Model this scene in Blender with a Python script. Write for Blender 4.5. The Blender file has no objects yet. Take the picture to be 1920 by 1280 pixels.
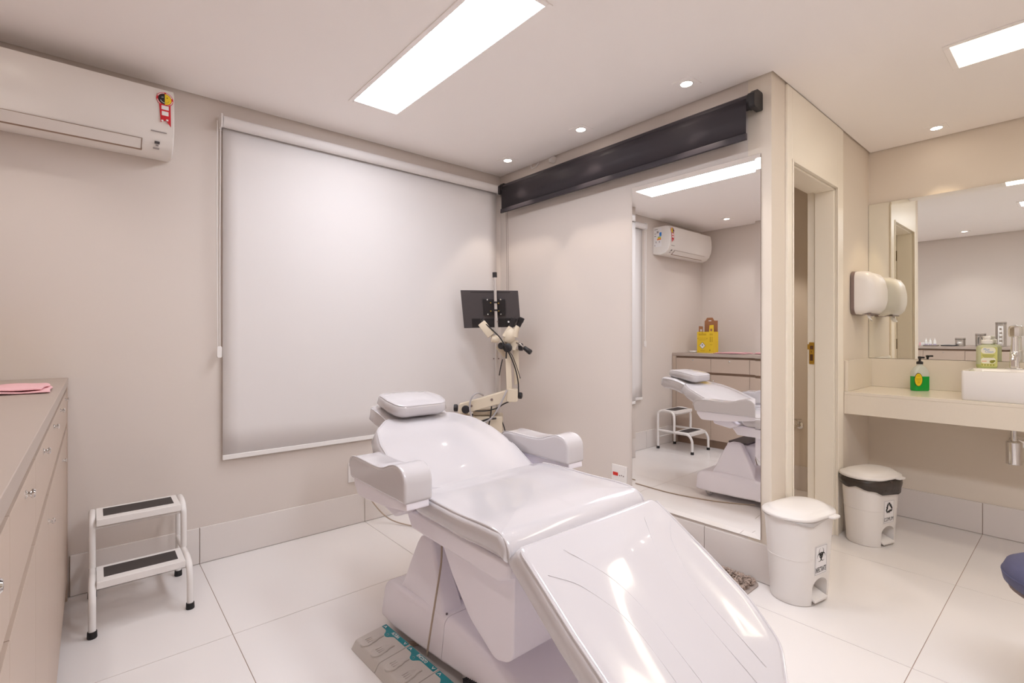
import bpy, bmesh, math, random
from mathutils import Vector, Matrix
random.seed(7)
S = bpy.context.scene
COL = S.collection
PI = math.pi
R = math.radians

# ------------------------------------------------------------------ camera, world, lights, exposure
ROOM_H = 2.445
cam_d = bpy.data.cameras.new('camera')
cam_d.sensor_width = 36.0
cam_d.lens = 17.29
cam_d.shift_y = -0.0055
cam_d.clip_start = 0.02
cam = bpy.data.objects.new('camera', cam_d)
COL.objects.link(cam)
cam.location = (-2.4635, -3.0201, 1.19)
cam.rotation_euler = (PI / 2, 0, -0.70727)
S.camera = cam

W = bpy.data.worlds.new('world')
S.world = W
W.use_nodes = True
W.node_tree.nodes['Background'].inputs[0].default_value = (0.86, 0.92, 1.0, 1)
W.node_tree.nodes['Background'].inputs[1].default_value = 0.9

S.view_settings.view_transform = 'Standard'
S.view_settings.look = 'None'
S.view_settings.gamma = 1.0
S.view_settings.use_curve_mapping = False
S.view_settings.exposure = 0.0
try:
    S.cycles.max_bounces = 14
    S.cycles.diffuse_bounces = 8
    S.cycles.glossy_bounces = 8
    S.cycles.transmission_bounces = 8
    S.cycles.sample_clamp_indirect = 12.0
    S.cycles.use_denoising = True
except Exception:
    pass

PANEL_POWER = 20.5                      # emission of the LED panel over the treatment chair
REAR_POWER = 34.0                       # its twin nearer the rear wall
PANEL_TINT = (0.975, 1.01, 1.10)
SIDE_POWER = 9.5                      # emission of the warm panel by the washbasin
SIDE_TINT = (1.0, 0.89, 0.70)
SPOT_W = 12.0
SPOT_TINT = (1.0, 0.86, 0.74)

# ------------------------------------------------------------------ materials
def mat(name, col, rough=0.5, metal=0.0, spec=0.5, coat=0.0, coat_rough=0.05, noise=0.0, nscale=8.0, bump=0.0, bscale=60.0,
        emit=0.0, ecol=None, trans=0.0, ior=1.45, alpha=1.0, sss=0.0):
    m = bpy.data.materials.new(name)
    m.use_nodes = True
    nt = m.node_tree
    b = nt.nodes['Principled BSDF']
    b.inputs['Base Color'].default_value = (*col, 1)
    b.inputs['Roughness'].default_value = rough
    b.inputs['Metallic'].default_value = metal
    b.inputs['Specular IOR Level'].default_value = spec
    b.inputs['Coat Weight'].default_value = coat
    b.inputs['Coat Roughness'].default_value = coat_rough
    b.inputs['IOR'].default_value = ior
    b.inputs['Transmission Weight'].default_value = trans
    b.inputs['Alpha'].default_value = alpha
    if emit:
        b.inputs['Emission Color'].default_value = (*(ecol or col), 1)
        b.inputs['Emission Strength'].default_value = emit
    if noise or bump:
        tc = nt.nodes.new('ShaderNodeTexCoord')
    if noise:
        n = nt.nodes.new('ShaderNodeTexNoise')
        n.inputs['Scale'].default_value = nscale
        n.inputs['Detail'].default_value = 4
        nt.links.new(tc.outputs['Object'], n.inputs['Vector'])
        mx = nt.nodes.new('ShaderNodeMix')
        mx.data_type = 'RGBA'
        mx.inputs['A'].default_value = (*[c * (1 - noise) for c in col], 1)
        mx.inputs['B'].default_value = (*[min(1, c * (1 + noise)) for c in col], 1)
        nt.links.new(n.outputs['Fac'], mx.inputs['Factor'])
        nt.links.new(mx.outputs['Result'], b.inputs['Base Color'])
    if bump:
        n2 = nt.nodes.new('ShaderNodeTexNoise')
        n2.inputs['Scale'].default_value = bscale
        n2.inputs['Detail'].default_value = 3
        nt.links.new(tc.outputs['Object'], n2.inputs['Vector'])
        bp = nt.nodes.new('ShaderNodeBump')
        bp.inputs['Strength'].default_value = bump
        bp.inputs['Distance'].default_value = 0.002
        nt.links.new(n2.outputs['Fac'], bp.inputs['Height'])
        nt.links.new(bp.outputs['Normal'], b.inputs['Normal'])
    return m

M = {}
M['wall'] = mat('wall_paint', (0.675, 0.61, 0.56), 0.75, noise=0.012, nscale=3, bump=0.03, bscale=180)
M['wallw'] = mat('wall_paint_warm', (0.75, 0.675, 0.58), 0.75, noise=0.012, nscale=3, bump=0.03, bscale=180)
M['ceil'] = mat('ceiling_paint', (0.94, 0.90, 0.875), 0.85, noise=0.01, nscale=2)
M['tile'] = mat('polished_tile', (0.79, 0.755, 0.735), 0.10, spec=0.5, noise=0.012, nscale=1.5)
M['skirt'] = mat('skirting_tile', (0.74, 0.69, 0.655), 0.22, noise=0.012, nscale=2)
M['grout'] = mat('grout', (0.42, 0.31, 0.25), 0.9)
M['white'] = mat('white_plastic', (0.80, 0.77, 0.745), 0.32, noise=0.01)
M['acwhite'] = mat('white_appliance_plastic', (0.78, 0.74, 0.70), 0.30, noise=0.008)
M['vinyl'] = mat('white_vinyl', (0.60, 0.57, 0.582), 0.13, spec=0.5, coat=0.4, coat_rough=0.03, bump=0.012, bscale=25)
M['vinseam'] = mat('vinyl_seam', (0.64, 0.61, 0.62), 0.6)
M['shell'] = mat('lilac_white_plastic', (0.84, 0.805, 0.865), 0.28, noise=0.01)
M['shelld'] = mat('shell_gap_dark', (0.10, 0.08, 0.09), 0.5)
M['cab'] = mat('taupe_laminate', (0.50, 0.395, 0.32), 0.42, noise=0.02, nscale=6)
M['cabtop'] = mat('taupe_worktop', (0.42, 0.345, 0.295), 0.35, noise=0.02, nscale=6)
M['cabdark'] = mat('cabinet_recess', (0.30, 0.205, 0.15), 0.6)
M['chrome'] = mat('chrome', (0.80, 0.79, 0.78), 0.08, metal=1.0)
M['steel'] = mat('brushed_steel', (0.56, 0.53, 0.50), 0.28, metal=1.0, noise=0.05, nscale=40)
M['mirror'] = mat('mirror_silver', (0.95, 0.95, 0.94), 0.0, metal=1.0)
M['mirrorg'] = mat('mirror_silver_greenish', (0.93, 0.94, 0.90), 0.0, metal=1.0)
M['edge'] = mat('mirror_edge', (0.22, 0.17, 0.14), 0.4)
M['black'] = mat('black_plastic', (0.018, 0.015, 0.016), 0.42)
M['mon'] = mat('monitor_plastic', (0.07, 0.06, 0.062), 0.34, bump=0.02, bscale=300)
M['rubber'] = mat('black_rubber', (0.02, 0.018, 0.018), 0.7)
M['tread'] = mat('tread_rubber', (0.055, 0.045, 0.042), 0.75, bump=0.15, bscale=400)
M['stoolw'] = mat('white_enamel', (0.80, 0.77, 0.745), 0.22, noise=0.01)
M['screen'] = mat('black_screen_fabric', (0.046, 0.039, 0.045), 0.46, spec=0.25, bump=0.02, bscale=400)
M['cream'] = mat('cream_enamel', (0.66, 0.57, 0.44), 0.38, noise=0.015)
M['trim'] = mat('cream_door_lacquer', (0.90, 0.84, 0.73), 0.35, noise=0.008, nscale=4)
M['stone'] = mat('cream_quartz', (0.76, 0.69, 0.585), 0.22, noise=0.02, nscale=120)
M['ceramic'] = mat('white_ceramic', (0.82, 0.79, 0.765), 0.08, coat=0.4)
M['brass'] = mat('brass', (0.62, 0.40, 0.08), 0.32, metal=1.0)
M['dbrass'] = mat('dark_brass', (0.17, 0.12, 0.04), 0.45, metal=0.7)
M['hole'] = mat('lock_hole', (0.10, 0.04, 0.015), 0.7)
M['bag'] = mat('black_bin_bag', (0.055, 0.042, 0.035), 0.25, trans=0.15, noise=0.3, nscale=20, bump=0.6, bscale=35)
M['bagw'] = mat('clear_bin_bag', (0.78, 0.75, 0.73), 0.25, trans=0.35, bump=0.4, bscale=30)
M['bin'] = mat('bin_plastic', (0.78, 0.745, 0.715), 0.30, noise=0.008)
M['pink'] = mat('pink_cloth', (0.80, 0.47, 0.49), 0.85, noise=0.05, nscale=60, bump=0.2, bscale=200)
M['yellow'] = mat('yellow_card', (0.80, 0.56, 0.03), 0.55, noise=0.02)
M['kraft'] = mat('brown_card', (0.37, 0.165, 0.075), 0.75, noise=0.05, nscale=40)
M['ink'] = mat('black_ink', (0.02, 0.018, 0.018), 0.6)
M['inkg'] = mat('grey_ink', (0.32, 0.29, 0.28), 0.6)
M['inky'] = mat('olive_ink', (0.33, 0.20, 0.01), 0.6)
M['paper'] = mat('label_paper', (0.82, 0.80, 0.80), 0.5)
M['red'] = mat('red_print', (0.62, 0.018, 0.03), 0.4)
M['redsw'] = mat('red_switch', (0.62, 0.03, 0.02), 0.35)
M['yel'] = mat('yellow_print', (0.85, 0.62, 0.02), 0.45)
M['blue'] = mat('blue_print', (0.03, 0.20, 0.62), 0.45)
M['green'] = mat('green_print', (0.05, 0.30, 0.10), 0.45)
M['orange'] = mat('orange_print', (0.80, 0.22, 0.05), 0.45)
M['teal'] = mat('teal_print', (0.012, 0.25, 0.30), 0.4, noise=0.2, nscale=25)
M['pedal'] = mat('pale_grey_plastic', (0.60, 0.565, 0.535), 0.40, noise=0.01)
M['cable'] = mat('beige_cable', (0.42, 0.33, 0.26), 0.5)
M['cableg'] = mat('grey_cable', (0.40, 0.375, 0.38), 0.45)
M['rug'] = mat('taupe_pile', (0.42, 0.325, 0.27), 0.95, noise=0.35, nscale=30)
M['rugedge'] = mat('rug_binding', (0.42, 0.35, 0.31), 0.8)
M['navy'] = mat('navy_upholstery', (0.085, 0.085, 0.15), 0.62, noise=0.15, nscale=20)
M['soapg'] = mat('green_soap', (0.005, 0.36, 0.045), 0.15)
M['soapy'] = mat('lime_soap', (0.50, 0.56, 0.20), 0.15)
M['clear'] = mat('frosted_bottle', (0.74, 0.77, 0.70), 0.25, trans=0.25)
M['limebottle'] = mat('pale_lime_bottle', (0.68, 0.72, 0.48), 0.2, trans=0.2)
M['bottlew'] = mat('bottle_white', (0.82, 0.81, 0.78), 0.3)
M['lblgreen'] = mat('lime_label', (0.62, 0.62, 0.22), 0.5)
M['lblblue'] = mat('blue_script', (0.16, 0.30, 0.62), 0.5)
M['lbl'] = mat('cream_label', (0.82, 0.80, 0.66), 0.5)
M['olive'] = mat('olive_print', (0.30, 0.30, 0.04), 0.5)
M['glass'] = mat('window_glass', (0.95, 0.97, 0.97), 0.0, trans=1.0, ior=1.45)
M['jarglass'] = mat('jar_window', (0.10, 0.10, 0.09), 0.08)
M['cotton'] = mat('cotton', (0.84, 0.82, 0.80), 0.9, bump=0.4, bscale=80)
M['alu'] = mat('aluminium', (0.62, 0.585, 0.56), 0.30, metal=0.85)
M['dgrey'] = mat('grey_trim_plastic', (0.22, 0.16, 0.145), 0.4)
M['tissue'] = mat('tissue_paper', (0.82, 0.79, 0.76), 0.8)
M['leaf'] = mat('dark_door_leaf', (0.20, 0.17, 0.15), 0.5)
M['panel'] = mat('led_diffuser', (0.9, 0.9, 0.9), 0.4, emit=PANEL_POWER, ecol=PANEL_TINT)
M['panelr'] = mat('led_diffuser_rear', (0.9, 0.9, 0.9), 0.4, emit=REAR_POWER, ecol=PANEL_TINT)
M['panels'] = mat('led_diffuser_warm', (0.9, 0.9, 0.9), 0.4, emit=SIDE_POWER, ecol=SIDE_TINT)
M['lamp'] = mat('spot_lens', (0.9, 0.9, 0.9), 0.4, emit=30.0, ecol=(1.0, 0.88, 0.76))

def blind_mat():
    m = bpy.data.materials.new('white_blind_fabric')
    m.use_nodes = True
    nt = m.node_tree
    for n in list(nt.nodes):
        nt.nodes.remove(n)
    out = nt.nodes.new('ShaderNodeOutputMaterial')
    d = nt.nodes.new('ShaderNodeBsdfDiffuse')
    t = nt.nodes.new('ShaderNodeBsdfTranslucent')
    mx = nt.nodes.new('ShaderNodeMixShader')
    tc = nt.nodes.new('ShaderNodeTexCoord')
    w = nt.nodes.new('ShaderNodeTexNoise')
    w.inputs['Scale'].default_value = 500
    bp = nt.nodes.new('ShaderNodeBump')
    bp.inputs['Strength'].default_value = 0.05
    nt.links.new(tc.outputs['Object'], w.inputs['Vector'])
    nt.links.new(w.outputs['Fac'], bp.inputs['Height'])
    nt.links.new(bp.outputs['Normal'], d.inputs['Normal'])
    d.inputs['Color'].default_value = (0.78, 0.745, 0.73, 1)
    t.inputs['Color'].default_value = (0.80, 0.76, 0.75, 1)
    mx.inputs[0].default_value = 0.07
    nt.links.new(d.outputs[0], mx.inputs[1])
    nt.links.new(t.outputs[0], mx.inputs[2])
    nt.links.new(mx.outputs[0], out.inputs[0])
    return m
M['blind'] = blind_mat()

# ------------------------------------------------------------------ mesh helpers
class MB:
    def __init__(self):
        self.bm = bmesh.new()

    def face(self, vs):
        try:
            return self.bm.faces.new(vs)
        except ValueError:
            return None

    def box(self, x0, x1, y0, y1, z0, z1):
        v = [self.bm.verts.new((x, y, z)) for z in (z0, z1) for y in (y0, y1) for x in (x0, x1)]
        for f in ((0, 2, 3, 1), (4, 5, 7, 6), (0, 1, 5, 4), (2, 6, 7, 3), (0, 4, 6, 2), (1, 3, 7, 5)):
            self.face([v[i] for i in f])
        return self

    def rings(self, rings, cap0=True, cap1=True, closed=False):
        rv = [[self.bm.verts.new(p) for p in r] for r in rings]
        n = len(rv[0])
        k = len(rv)
        for i in range(k if closed else k - 1):
            a, b = rv[i], rv[(i + 1) % k]
            for j in range(n):
                self.face([a[j], a[(j + 1) % n], b[(j + 1) % n], b[j]])
        if not closed:
            if cap0:
                self.face(list(reversed(rv[0])))
            if cap1:
                self.face(rv[-1])
        return self

    def cyl(self, p0, p1, r0, r1=None, n=20):
        r1 = r0 if r1 is None else r1
        p0, p1 = Vector(p0), Vector(p1)
        d = (p1 - p0).normalized()
        a = d.orthogonal().normalized()
        b = d.cross(a)
        f = lambda p, r: [p + a * (r * math.cos(2 * PI * i / n)) + b * (r * math.sin(2 * PI * i / n)) for i in range(n)]
        return self.rings([f(p0, r0), f(p1, r1)])

    def lathe(self, prof, c=(0, 0, 0), axis=(0, 0, 1), n=28, sx=1.0, sy=1.0):
        d = Vector(axis).normalized()
        if abs(d.z) > 0.99:
            a, b = Vector((1, 0, 0)), Vector((0, 1, 0)) * (1 if d.z > 0 else -1)
        else:
            a = Vector((0, 0, 1)).cross(d).normalized()
            b = d.cross(a)
        c = Vector(c)
        rings = [[c + d * h + a * (r * sx * math.cos(2 * PI * i / n)) + b * (r * sy * math.sin(2 * PI * i / n)) for i in range(n)] for r, h in prof]
        return self.rings(rings)

    def tube(self, pts, r, n=8, smooth=0, cap=True):
        P = [Vector(p) for p in pts]
        if smooth:
            P = catmull(P, smooth)
        rings = []
        t0 = (P[1] - P[0]).normalized()
        a = t0.orthogonal().normalized()
        for i, p in enumerate(P):
            t = (P[min(i + 1, len(P) - 1)] - P[max(i - 1, 0)])
            if t.length < 1e-9:
                t = t0
            t.normalize()
            a = (a - t * a.dot(t))
            if a.length < 1e-6:
                a = t.orthogonal()
            a.normalize()
            b = t.cross(a)
            rr = r(i / (len(P) - 1)) if callable(r) else r
            rings.append([p + a * (rr * math.cos(2 * PI * k / n)) + b * (rr * math.sin(2 * PI * k / n)) for k in range(n)])
        return self.rings(rings, cap, cap)

    def prism(self, poly, f0, f1):
        """poly: 2D points; f0, f1 map (a, b) to a 3D point on the two ends"""
        return self.rings([[f0(*p) for p in poly], [f1(*p) for p in poly]])

    def poly(self, pts):
        self.face([self.bm.verts.new(p) for p in pts])
        return self

    def xform(self, mtx):
        bmesh.ops.transform(self.bm, matrix=mtx, verts=self.bm.verts)
        return self


def catmull(P, k):
    out = []
    n = len(P)
    for i in range(n - 1):
        p0, p1, p2, p3 = P[max(i - 1, 0)], P[i], P[i + 1], P[min(i + 2, n - 1)]
        for j in range(k):
            t = j / k
            out.append(0.5 * ((2 * p1) + (p2 - p0) * t + (2 * p0 - 5 * p1 + 4 * p2 - p3) * t * t + (3 * p1 - p0 - 3 * p2 + p3) * t ** 3))
    out.append(P[-1])
    return out


def rpoly(pts, rad, n=6):
    """polygon with rounded corners; rad is one radius or a list"""
    out = []
    k = len(pts)
    for i in range(k):
        p = Vector((*pts[i], 0)); a = Vector((*pts[i - 1], 0)); b = Vector((*pts[(i + 1) % k], 0))
        r = rad[i] if isinstance(rad, (list, tuple)) else rad
        u, v = (a - p), (b - p)
        lu, lv = u.length, v.length
        u.normalize(); v.normalize()
        ang = u.angle(v)
        if r <= 0 or ang > PI - 0.02:
            out.append((p.x, p.y)); continue
        d = min(r / math.tan(ang / 2), lu * 0.49, lv * 0.49)
        rr = d * math.tan(ang / 2)
        c = p + (u + v).normalized() * (rr / math.sin(ang / 2))
        s, e = p + u * d - c, p + v * d - c
        for j in range(n + 1):
            t = j / n
            th = s.angle(e, 0.0)
            if th < 1e-4:
                out.append((p.x, p.y)); break
            q = (s * math.sin((1 - t) * th) + e * math.sin(t * th)) / math.sin(th)
            out.append((c.x + q.x, c.y + q.y))
    return out


def srect(w, d, r, n=6):
    return rpoly([(-w / 2, -d / 2), (w / 2, -d / 2), (w / 2, d / 2), (-w / 2, d / 2)], r, n)


LOC = {}

def thing(name, label, cat, loc=(0, 0, 0), rotz=0.0, group=None, local=False):
    o = bpy.data.objects.new(name, None)
    o.empty_display_size = 0.05
    COL.objects.link(o)
    o.location = loc
    o.rotation_euler = (0, 0, rotz)
    o['label'] = label
    o['category'] = cat
    if group:
        o['group'] = group
    LOC[o.name] = Vector((0, 0, 0)) if local else Vector(loc)
    return o


def obj(name, mb, m, parent=None, bevel=0.0, seg=2, smooth=True, sub=0, angle=35, label=None, solid=0.0):
    off = LOC.get(parent.name, Vector((0, 0, 0))) if parent else Vector((0, 0, 0))
    bm = mb.bm
    bmesh.ops.recalc_face_normals(bm, faces=bm.faces)
    me = bpy.data.meshes.new(name)
    if off.length:
        bmesh.ops.translate(bm, vec=-off, verts=bm.verts)
    bm.to_mesh(me)
    bm.free()
    me.materials.append(M[m] if isinstance(m, str) else m)
    o = bpy.data.objects.new(name, me)
    COL.objects.link(o)
    if parent:
        o.parent = parent
        LOC[o.name] = off
    if smooth:
        for p in me.polygons:
            p.use_smooth = True
    if solid:
        md = o.modifiers.new('solid', 'SOLIDIFY'); md.thickness = solid; md.offset = 0
    if bevel:
        md = o.modifiers.new('bevel', 'BEVEL')
        md.width = bevel; md.segments = seg; md.limit_method = 'ANGLE'; md.angle_limit = R(30)
        md.harden_normals = True
    elif smooth and not sub:
        me.set_sharp_from_angle(angle=R(angle))
    if sub:
        md = o.modifiers.new('sub', 'SUBSURF'); md.levels = sub; md.render_levels = sub
    if label:
        o['label'] = label
    return o


def tag(o, label, cat, group=None):
    o['label'] = label
    o['category'] = cat
    if group:
        o['group'] = group
    return o


def struct(name, mb, m, parent=None, **k):
    o = obj(name, mb, m, parent, **k)
    o['kind'] = 'structure'
    return o


def stuff(o):
    o['kind'] = 'stuff'
    return o


def copy_tree(o, parent=None):
    c = o.copy()
    COL.objects.link(c)
    if parent:
        c.parent = parent
    for ch in list(o.children):
        copy_tree(ch, c)
    return c


def text(s, size, m, parent, mtx, name='lettering', xs=1.0, bold=0.0):
    """flat lettering; mtx puts the text plane (x right, y up) into the parent's space"""
    cu = bpy.data.curves.new('lettering', 'FONT')
    cu.body = s
    cu.size = size
    cu.align_x = 'CENTER'
    cu.align_y = 'CENTER'
    cu.extrude = 0.0002
    cu.offset = bold
    cu.resolution_u = 3
    tmp = bpy.data.objects.new('lettering_tmp', cu)
    COL.objects.link(tmp)
    dg = bpy.context.evaluated_depsgraph_get()
    me = bpy.data.meshes.new_from_object(tmp.evaluated_get(dg))
    bpy.data.objects.remove(tmp)
    bpy.data.curves.remove(cu)
    me.materials.clear()
    me.materials.append(M[m])
    off = LOC.get(parent.name, Vector((0, 0, 0)))
    me.transform(Matrix.Translation(-off) @ mtx @ Matrix.Diagonal((xs, 1, 1, 1)))
    o = bpy.data.objects.new(name, me)
    COL.objects.link(o)
    o.parent = parent
    return o


def frame(o, x, y):
    """matrix from an origin and two axes"""
    x = Vector(x).normalized(); y = Vector(y).normalized(); z = x.cross(y)
    return Matrix(((x.x, y.x, z.x, o[0]), (x.y, y.y, z.y, o[1]), (x.z, y.z, z.z, o[2]), (0, 0, 0, 1)))


def flat(mb, polys, mtx, h=0.0004):
    """thin printed shapes: each polygon in the plane of mtx, h thick"""
    for p in polys:
        mb.rings([[mtx @ Vector((a, b, 0)) for a, b in p], [mtx @ Vector((a, b, h)) for a, b in p]])
    return mb


def annulus(mb, mtx, cx, cy, r0, r1, a0=0.0, a1=360.0, n=28, h=0.0004):
    full = abs(a1 - a0) >= 360
    k = n if full else n + 1
    R4 = []
    for i in range(k):
        t = R(a0 + (a1 - a0) * i / n)
        c, s = math.cos(t), math.sin(t)
        R4.append([mtx @ Vector((cx + q * c, cy + q * s, z)) for q, z in ((r0, 0), (r1, 0), (r1, h), (r0, h))])
    mb.rings(R4, closed=full)
    return mb


def disc(cx, cy, r, n=20, sx=1.0):
    return [(cx + sx * r * math.cos(2 * PI * i / n), cy + r * math.sin(2 * PI * i / n)) for i in range(n)]


def biohazard(mb, mtx, r):
    for k in range(3):
        a = 90 + 120 * k
        cx, cy = 0.40 * r * math.cos(R(a)), 0.40 * r * math.sin(R(a))
        # crescent: opens outwards
        pts = []
        for i in range(25):
            t = R(a + 28 + 304 * i / 24)
            pts.append((cx + 0.52 * r * math.cos(t), cy + 0.52 * r * math.sin(t)))
        ix, iy = cx + 0.09 * r * math.cos(R(a)), cy + 0.09 * r * math.sin(R(a))
        inn = []
        for i in range(25):
            t = R(a + 26 + 308 * i / 24)
            inn.append((ix + 0.425 * r * math.cos(t), iy + 0.425 * r * math.sin(t)))
        R4 = [[mtx @ Vector((*p, 0)), mtx @ Vector((*q, 0)), mtx @ Vector((*q, 0.0004)), mtx @ Vector((*p, 0.0004))] for p, q in zip(pts, inn)]
        mb.rings(R4)
    annulus(mb, mtx, 0, 0, 0.28 * r, 0.38 * r)
    return mb


def recycle(mb, mtx, r):
    for k in range(3):
        a = R(120 * k)
        c, s = math.cos(a), math.sin(a)
        rot = lambda p: (r * (p[0] * c - p[1] * s), r * (p[0] * s + p[1] * c))
        p1 = [(-0.30, 0.88), (0.16, 0.88), (0.42, 0.46), (0.16, 0.31), (-0.07, 0.64)]
        p2 = [(0.56, 0.62), (0.30, 0.12), (-0.08, 0.32)]
        p3 = [(-0.36, 0.82), (-0.62, 0.36), (-0.33, 0.20), (-0.10, 0.60)]
        flat(mb, [[rot(q) for q in p] for p in (p1, [(0.02 + 0.5 * x, 0.02 + 0.5 * y + 0.12) for x, y in p2] if False else p3)], mtx)
        flat(mb, [[rot(q) for q in [(0.60, 0.60), (0.46, 0.06), (0.02, 0.36)]]], mtx)
    return mb


def pad(mb, outline, path, t, r, crown=0.01, cx=0.0, nr=5, ni=9, bulge=0.01, rend=None, under=0.02, vf=None):
    """upholstered pad: outline in (u, s), bent along a path of (y, z) points; t thick, edge radius r, domed top"""
    P = [Vector((0, p[0], p[1])) for p in path]
    P = catmull(P, 8)
    L = [0.0]
    for i in range(1, len(P)):
        L.append(L[-1] + (P[i] - P[i - 1]).length)

    def at(s, u, v):
        if s <= 0:
            i = 0; f = s / (L[1] - L[0])
        elif s >= L[-1]:
            i = len(P) - 2; f = (s - L[-2]) / (L[-1] - L[-2])
        else:
            i = max(j for j in range(len(L) - 1) if L[j] <= s); f = (s - L[i]) / (L[i + 1] - L[i])
        p = P[i] + (P[i + 1] - P[i]) * f
        a = P[max(i - 1, 0)]; b = P[min(i + 2, len(P) - 1)]
        tg = (b - a).normalized()
        nrm = Vector((0, -tg.z, tg.y))
        if nrm.z < 0 and abs(tg.y) > 0.3:
            nrm = -nrm
        q = p + nrm * v
        return Vector((cx + u, q.y, q.z))
    c = (sum(p[0] for p in outline) / len(outline), sum(p[1] for p in outline) / len(outline))

    def inset(d):
        o = []
        for u, s in outline:
            du, ds = c[0] - u, c[1] - s
            l = math.hypot(du, ds) or 1
            o.append((u + du / l * d, s + ds / l * d))
        return o
    umax = max(abs(p[0] - c[0]) for p in outline) - r * 0.9
    sh = max(abs(p[1] - c[1]) for p in outline) - (rend or r) * 0.9

    def dome(u, s):
        a = max(0.0, 1 - ((u - c[0]) / umax) ** 2)
        b = max(0.0, 1 - ((s - c[1]) / sh) ** 2)
        return crown * a * b ** 0.7 + (vf(u, s) if vf else 0.0)
    rings = []
    rings.append([at(s, u, -t) for u, s in inset(under + 0.03)])
    rings.append([at(s, u, -t) for u, s in inset(under)])
    rings.append([at(s, u, -t + 0.006) for u, s in inset(under * 0.6)])
    smax = max(p[1] for p in outline)

    def rad(s):
        if not rend:
            return r
        f = min(1.0, max(0.0, (s - (smax - 0.05)) / 0.05))
        return r + (rend - r) * f * f * (3 - 2 * f)
    RR = [rad(p[1]) for p in outline]
    rings.append([at(s, u, (-t - q) / 2) for (u, s), q in zip(inset(-bulge), RR)])
    last = None
    for k in range(nr + 1):
        th = PI / 2 * k / nr
        last = []
        for (u, s), q in zip(outline, RR):
            du, ds = c[0] - u, c[1] - s
            l = math.hypot(du, ds) or 1
            if rend:                       # square insets keep the long edges parallel
                e = q * (1 - math.cos(th))
                kx = min(1.0, max(0.0, (smax - s) / 0.05))
                last.append((u + math.copysign(min(abs(du), r * (1 - math.cos(th))), du), s + math.copysign(min(abs(ds), e), ds) * (1 - min(1.0, max(0.0, (smax - s) / 0.06))) + (0.0)))
            else:
                d = q * (1 - math.cos(th))
                last.append((u + du / l * d, s + ds / l * d))
        rings.append([at(s, u, -q + q * math.sin(th)) for (u, s), q in zip(last, RR)])
    for j in range(1, ni):
        f = j / ni
        g = f * f * (3 - 2 * f)
        rings.append([at(s + (c[1] - s) * f, u + (c[0] - u) * f, dome(u + (c[0] - u) * f, s + (c[1] - s) * f) * min(1.0, 3 * f)) for u, s in last])
    mb.rings(rings, True, False)
    # close the top with a fan
    bm = mb.bm
    bm.verts.ensure_lookup_table()
    topn = len(outline)
    ring = bm.verts[-topn:]
    cv = bm.verts.new(at(c[1], c[0], dome(*c)))
    for i in range(topn):
        mb.face([ring[i], ring[(i + 1) % topn], cv])
    return at, inset


# ------------------------------------------------------------------ room shell
X_L, X_S, Y_B, Y_D = -3.206, 1.609, -4.30, -2.042     # cabinet wall, basin wall, rear wall, doorway wall
WT = 0.14
TOP = 2.50
# floor slab in grout colour, tiles laid on it one by one
mb = MB().box(X_L - WT, X_S + 0.3, Y_B - WT, WT, -0.10, -0.0025)
floor = struct('floor', mb, 'grout', smooth=False)
gx = [X_L, -2.9375, -2.035, -1.1325, -0.230, 0.6725, 1.575, 1.76]
gy = [0.0, -0.8065, -1.709, -2.6115, -3.514, Y_B]
g = 0.0013
for i in range(len(gx) - 1):
    for j in range(len(gy) - 1):
        x0, x1, y0, y1 = gx[i] + g, gx[i + 1] - g, gy[j + 1] + g, gy[j] - g
        struct('floor_tile', MB().box(x0, x1, y0, y1, -0.008, 0.0), 'tile', floor, smooth=False)

# ceiling with a narrow shadow gap along the walls
gp = 0.010
cb = MB()
cb.box(X_L + gp, -gp, Y_D, -gp, ROOM_H, TOP)
cb.box(X_L + gp, X_S - gp, Y_B + gp, Y_D - gp, ROOM_H, TOP)
cb.box(X_L + gp, -gp, Y_D - gp, Y_D, ROOM_H, TOP)
cb.box(X_L - WT, X_S + 0.3, Y_B - WT, WT, TOP, TOP + 0.08)
cb.box(0.11, 1.70, Y_D + 0.11, -0.9, ROOM_H, TOP)
ceiling = struct('ceiling', cb, 'ceil', smooth=False)

# window wall with an opening behind the blind
wx0, wx1, wz0, wz1 = -1.80, -0.16, 1.03, 2.22
wb = MB()
wb.box(X_L - WT, wx0, 0, WT, 0, TOP)
wb.box(wx1, WT, 0, WT, 0, TOP)
wb.box(wx0, wx1, 0, WT, 0, wz0)
wb.box(wx0, wx1, 0, WT, wz1, TOP)
struct('wall_back', wb, 'wall', smooth=False)
fr = MB()
for a in ((wx0, wx0 + 0.05, wz0, wz1), (wx1 - 0.05, wx1, wz0, wz1), (wx0 + 0.05, wx1 - 0.05, wz0, wz0 + 0.05), (wx0 + 0.05, wx1 - 0.05, wz1 - 0.05, wz1),
          (-1.005, -0.955, wz0 + 0.05, wz1 - 0.05)):
    fr.box(a[0], a[1], 0.06, 0.11, a[2], a[3])
win = struct('window_1', fr, 'white', smooth=False)
for x0, x1 in ((wx0 + 0.05, -1.005), (-0.955, wx1 - 0.05)):
    struct('window_pane', MB().box(x0, x1, 0.082, 0.087, wz0 + 0.05, wz1 - 0.05), 'glass', win, smooth=False)

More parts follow.
